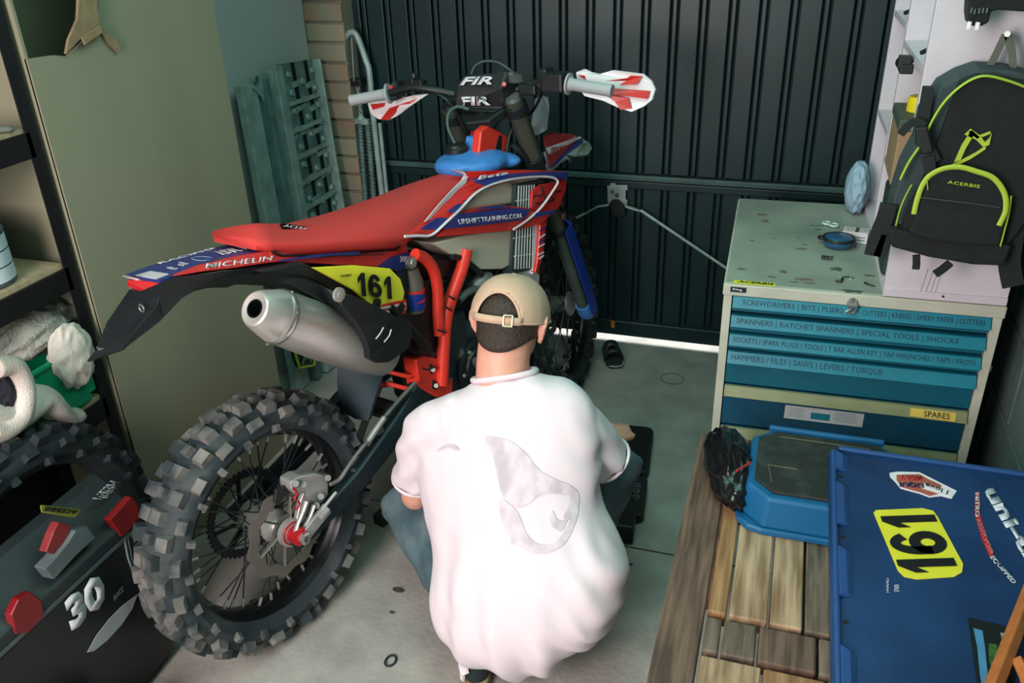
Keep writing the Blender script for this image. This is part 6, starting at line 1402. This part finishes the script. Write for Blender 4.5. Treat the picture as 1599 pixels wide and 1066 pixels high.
rb_ = MB().panel(lz([(.439,1.6196,.6174),(.4479,1.6243,.6174),(.4376,1.5512,.6174),(.4388,1.4821,.6174),(.4427,1.422,.6174),(.4355,1.4164,.6174),(.4288,1.4735,.6174),(.4275,1.5443,.6174)]), (0, 0, -.0008)).build('red_band', redt, lid)
text('NITRO', *lz([(.4382,1.6144,.6178),(.4268,1.5314,.6178),(.4465,1.6189,.6178)]), silver, rb_, bold=.03, out=(0,0,1), lift=.0006)
text('RESERVOIR', *lz([(.4274,1.5235,.6178),(.4365,1.4234,.6178),(.4347,1.5275,.6178)]), M('sticker_pink', (220, 130, 130), .5), rb_, bold=.0, out=(0,0,1), lift=.0006)
text('EQUIPPED', *lz([(.4332,1.4155,.6176),(.4602,1.351,.6176),(.4426,1.4217,.6176)]), silver, lid, bold=.02, out=(0,0,1), lift=.0008)
for s, q in (('HAND', [(.25,1.2698,.6176),(.2522,1.3068,.6176),(.2542,1.271,.6176)]), ('500', [(.2628,1.2751,.6176),(.264,1.2935,.6176),(.2713,1.2775,.6176)])): text(s, *lz(q), silver, lid, out=(0,0,1), lift=.0005)
gs = MB().panel(lz([(.3769,1.2455,.6172),(.4372,1.242,.6172),(.4389,1.1694,.6172),(.4136,1.073,.6172),(.3682,1.0598,.6172)]), (0, 0, -.001)).build('dark_sticker', M('sticker_dark', (14, 22, 24), .4), lid)
MB().panel(lz([(.3815,1.2226,.6176),(.3947,1.2206,.6176),(.3931,1.1831,.6176),(.3866,1.1017,.6176),(.3754,1.0737,.6176),(.3773,1.1247,.6176),(.3814,1.1797,.6176)]), (0, 0, -.0006)).build('blue_figure', M('sticker_sky', (70, 130, 170), .5), gs)
MB().panel(lz([(.4002,1.1936,.6176),(.4115,1.194,.6176),(.4122,1.1749,.6176),(.3981,1.1307,.6176),(.3947,1.1562,.6176)]), (0, 0, -.0006)).build('green_figure', M('sticker_green', (50, 96, 40), .5, var=.4, scale=60), gs)
text('RACE', *lz([(.4218,1.1886,.6176),(.4216,1.2225,.6176),(.4267,1.19,.6176)]), silver, gs, out=(0,0,1), lift=.0005)
# orange wooden leg leaning at the corner
ow = M('orange_wood', (178, 104, 52), .5, var=.12, scale=6, stretch=(8, 8, 1), bump=.1)
t = thing('wooden_trestle', 'orange varnished wooden trestle leg at bottom right corner', 'trestle', [(.4216,1.0729,.62)][0])
o_ = Vector([(.4216,1.0729,.62)][0])
MB().tube([Vector(p) - o_ for p in [(.4831,1.3277,.64),(.3974,1.1098,.64),(.3633,1.0269,.64)]], .014, 4).build('leg', ow, t, bevel=.003)
MB().tube([Vector(p) - o_ for p in [(.4298,1.1451,.64),(.4355,1.1082,.64),(.4346,1.0477,.64)]], .012, 4).build('leg', ow, t, bevel=.003)

# ------------------------------------------------------------------ socket case on the floor
sc = thing('socket_case', 'open black plastic socket case lying on the floor right of person', 'case', (-.345, 2.285, .0), .10)
mb = MB(); rbox(mb, (-.045, .165, .018), (.15, .28, .030), .03); mb.build('case_lid', black, sc, bevel=.004)
mb = MB(); rbox(mb, (-.045, .165, .035), (.12, .25, .006), .024); mb.build('lid_recess', blackg, sc)
mb = MB(); rbox(mb, (-.045, -.10, .020), (.15, .20, .034), .02); mb.build('case_base', black, sc, bevel=.004)
MB().box((-.05, .010, .02), (.09, .03, .014)).build('hinge', black, sc, bevel=.002)
MB().box((-.055, -.245, .035), (.125, .11, .065)).build('case_box', black, sc, bevel=.008)
MB().box((-.070, -.115, .040), (.080, .085, .010)).build('steel_tray', alud, sc, bevel=.002)
MB().box((-.070, -.125, .0465), (.056, .06, .004)).build('label_card', paper, sc); MB().box((-.070, -.107, .0489), (.056, .02, .001)).build('orange_label', M('orange_print', (222, 112, 60), .5), sc)
for y in (-.07, -.10, -.13): MB().lathe((.0, y, .036), (0, 0, 1), [(0, .011), (.016, .011), (.016, .008), (.004, .007)], 12).build('socket', alud, sc, smooth=40)
# loose things on the floor
tag(MB().tube([Vector([(-.8171,1.3863,.004)][0]) + V(.013*math.cos(a), .018*math.sin(a), 0) for a in [i*PI/10 for i in range(20)]], .003, 6, loop=True).build('rubber_ring', blackr, smooth=80), 'small black rubber ring on bare concrete near rear tyre', 'ring')
mb = MB(); a, b = (Vector(p) for p in [(-1.0802,1.8651,.022),(-1.0531,1.9579,.022)]); d = (b - a).normalized(); l = V(-d.y, d.x, 0); mb.hexa([a - l*.02 - V(0,0,.022), b - l*.02 - V(0,0,.022), b + l*.02 - V(0,0,.022), a + l*.02 - V(0,0,.022), a - l*.02 + V(0,0,.014), b - l*.02 + V(0,0,.014), b + l*.02 + V(0,0,.014), a + l*.02 + V(0,0,.014)])
tag(mb.build('wooden_block', M('dirty_block', (44, 44, 36), .8), bevel=.003), 'dark dirty wooden block on floor between tyre and knee', 'block')
lf = M('dead_leaf', (70, 66, 56), .8)
for i, (c, r) in enumerate(zip([(-.9042,1.6254,.003),(-.8855,1.5421,.003),(-.3008,1.9048,.003),(-.3681,3.0291,.003)], (.018, .008, .008, .02))):
    if i == 3: continue
    P = [Vector(c) + V(r * math.cos(2*PI*j/9), r*.5*math.sin(2*PI*j/9), 0) * (1 + .8 * noise.noise(V(i*5, j, 0))) for j in range(9)]
    tag(MB().panel(P, (0, 0, -.0025)).build('dead_leaf', lf), ('largest dark dead leaf flake on floor left of the shirt', 'small dark leaf crumb below the largest leaf flake', 'small dark leaf crumb on floor right of the shirt')[i], 'leaf', 'dead leaf flakes on the floor')
tag(MB().tube([Vector([(-.3394,3.0073,.0015)][0]) + V(.045*math.cos(a), .042*math.sin(a), 0) for a in [i*PI/14 for i in range(28)]], .0014, 5, loop=True).build('wire_loop', M('wire_loop', (66, 78, 72), .6), smooth=80), 'thin dark wire loop lying on floor before the garage door', 'wire')
sd = thing('dark_sandal', 'dark strap shoe with pale sole edge on floor near door', 'shoe', [(-.5923,3.0811,0)][0], .35)
mb = MB(); mb.loft([[V(x*w_, y, z) for x, z in ((-1, .002), (1, .002), (1, .022), (-1, .022))] for y, w_ in ((-.055, .024), (-.03, .034), (.03, .038), (.10, .032), (.13, .016))]); mb.build('sole', blackr, sd, bevel=.004)
MB().tube([(-.034, 0, .02), (-.02, .0, .055), (.02, 0, .055), (.036, 0, .02)], .016, 8, smooth=4, flat=.5).build('strap', black, sd, smooth=60)
MB().tube([(-.030, .07, .02), (-.015, .075, .05), (.015, .075, .05), (.032, .07, .02)], .018, 8, smooth=4, flat=.5).build('strap', black, sd, smooth=60)
MB().tube([(-.026, -.052, .014), (0, -.060, .014), (.026, -.052, .014), (.036, -.02, .014)], .003, 6, smooth=4).build('sole_edge', M('sole_pale', (150, 158, 154), .6), sd)

# ------------------------------------------------------------------ spare tyre and pit case at the left
sw_ = wheel('spare_tyre', '', .352, .105, .262, blackr, 38, None)
for ch in list(sw_.children): bpy.data.objects.remove(ch)
tag(sw_, 'spare black knobbly tyre leaning on shelves behind the black case', 'tyre')
sw_.matrix_world = Matrix.Translation((-1.552, 1.118, .352)) @ Matrix.Rotation(math.radians(-90), 4, 'Z') @ Matrix.Rotation(math.radians(0), 4, 'X')
pc_ = thing('pit_case', 'black plastic case numbered 30 with red latches in front of spare tyre', 'case', (-1.36, 1.0, .0))
def lp_(pts): return [Vector(p) - V(-1.36, 1.0, 0) for p in pts]
caseb = M('case_black', (15, 21, 23), .4, var=.25, scale=20); caseg = M('case_grey_top', (30, 39, 41), .5, var=.1); latch = M('latch_red', (116, 16, 22), .35); clearp = M('clear_lid', (86, 96, 98), .3, var=.15)
def xprism(prof, y0, y1): return MB().loft([[V(x, y, z) for x, z in prof] for y in (y0, y1)])
xprism([(-.115, 0), (-.02, 0), (0, .03), (0, .425), (-.115, .425)], -.36, .255).build('case_body', caseb, pc_, bevel=.01)
xprism([(-.115, .432), (.002, .432), (.002, .462), (-.02, .475), (-.085, .545), (-.115, .55)], -.36, .262).build('case_lid', caseg, pc_, bevel=.006)
xprism([(-.001, .424), (.003, .424), (.003, .433), (-.001, .433)], -.355, .255).build('lid_seam', M('seam_grey', (70, 82, 84), .4), pc_)
MB().panel(lp_([(-1.355,1.1711,.5039),(-1.355,1.2467,.5139),(-1.355,1.2562,.4902),(-1.355,1.2593,.4465),(-1.355,1.1988,.4377),(-1.355,1.186,.4443),(-1.355,1.1828,.4655)]), (-.02, 0, 0)).build('latch', latch, pc_, bevel=.003)
MB().panel(lp_([(-1.355,.8878,.4898),(-1.355,.9137,.5077),(-1.355,.9434,.4991),(-1.355,.957,.4623),(-1.355,.9516,.4286),(-1.355,.9069,.4226),(-1.355,.8808,.4451)]), (-.02, 0, 0)).build('latch', latch, pc_, bevel=.003)
MB().panel(lp_([(-1.355,.9859,.5228),(-1.355,1.0148,.5254),(-1.355,1.0501,.5338),(-1.355,1.0807,.547),(-1.355,1.1131,.5317),(-1.355,1.1236,.4949),(-1.355,1.0652,.4932),(-1.355,.9964,.4842)]), (-.03, 0, 0)).build('clear_window', clearp, pc_, bevel=.003)
MB().panel(lp_([(-1.365,1.0082,.5457),(-1.365,1.0396,.5742),(-1.365,1.0578,.5851),(-1.365,1.0838,.5562),(-1.365,1.0603,.5318),(-1.365,1.0279,.5223)]), (-.02, 0, 0)).build('red_insert', M('dull_red', (120, 34, 36), .5), pc_, bevel=.002)
text('30', *lp_([(-1.3595,.9972,.3314),(-1.3595,1.1051,.3232),(-1.3595,1.0026,.4187)]), M('number_white', (190, 194, 198), .5), pc_, bold=.06, out=(1,0,0))
text('RACE', *lp_([(-1.3595,1.121,.3084),(-1.3595,1.152,.3113),(-1.3595,1.1235,.3218)]), M('number_grey', (96, 110, 116), .5), pc_, bold=.0, out=(1,0,0))
MB().panel(lp_([(-1.359,1.0157,.2549),(-1.359,1.0495,.2716),(-1.359,1.0935,.2796),(-1.359,1.1402,.2787),(-1.359,1.1857,.2687),(-1.359,1.1604,.2476),(-1.359,1.1213,.2365),(-1.359,1.0697,.2354),(-1.359,1.0313,.2427)]), (.0015, 0, 0)).build('white_stripe', M('stripe_grey', (150, 154, 158), .6, var=.1), pc_)
gp_ = M('logo_grey', (104, 118, 120), .5)
mb = MB(); mb.tube(lp_([(-1.359,1.1969,.4308),(-1.359,1.1918,.3778),(-1.359,1.1934,.3375),(-1.359,1.2143,.3193),(-1.359,1.2331,.3546),(-1.359,1.2495,.4228)]), .0028, 5); mb.tube(lp_([(-1.359,1.2064,.4268),(-1.359,1.201,.3661),(-1.359,1.2034,.3406),(-1.359,1.2122,.3331)]), .0018, 5); mb.build('shield_outline', gp_, pc_)
text('VANS', *lp_([(-1.3585,1.2187,.4132),(-1.3585,1.2119,.3275),(-1.3585,1.2426,.4245)]), gp_, pc_, bold=.03, out=(1,0,0))
sv = M('label_silver', (150, 162, 162), .5)
text('MESH', *lp_([(-1.395,1.1758,.5528),(-1.395,1.2371,.5583),(-1.395,1.2021,.5296)]), sv, pc_, bold=.02, out=(1,0,1), lift=.001)
text('BOX', *lp_([(-1.395,1.2008,.5378),(-1.395,1.2452,.5452),(-1.395,1.213,.5252)]), sv, pc_, bold=.02, out=(1,0,1), lift=.001)
yl = MB().panel(lp_([(-1.37,1.0361,.6455),(-1.37,1.0341,.6307),(-1.37,1.1033,.564),(-1.37,1.122,.5687)]), (-.004, 0, -.004)).build('yellow_tag', M('tag_lime', (120, 126, 36), .5), pc_)
text('ACERBIS', *lp_([(-1.369,1.1132,.5738),(-1.369,1.0425,.6376),(-1.369,1.1039,.5689)]), inkblk, yl, bold=.04, out=(1,0,.6), lift=.001)
# khaki cloth bundle in the corner
kh = M('khaki_cloth', (78, 70, 56), .9, var=.25, scale=30, bump=.4)
tag(rag('b', (-1.285, .985, .085), (.05, .06, .10), 8.3, None, '', .22, zmin=.001).build('khaki_bundle', kh, smooth=90), 'small khaki cloth bundle on floor before the black case', 'bundle')

bpy.data.scenes.remove(TMP)
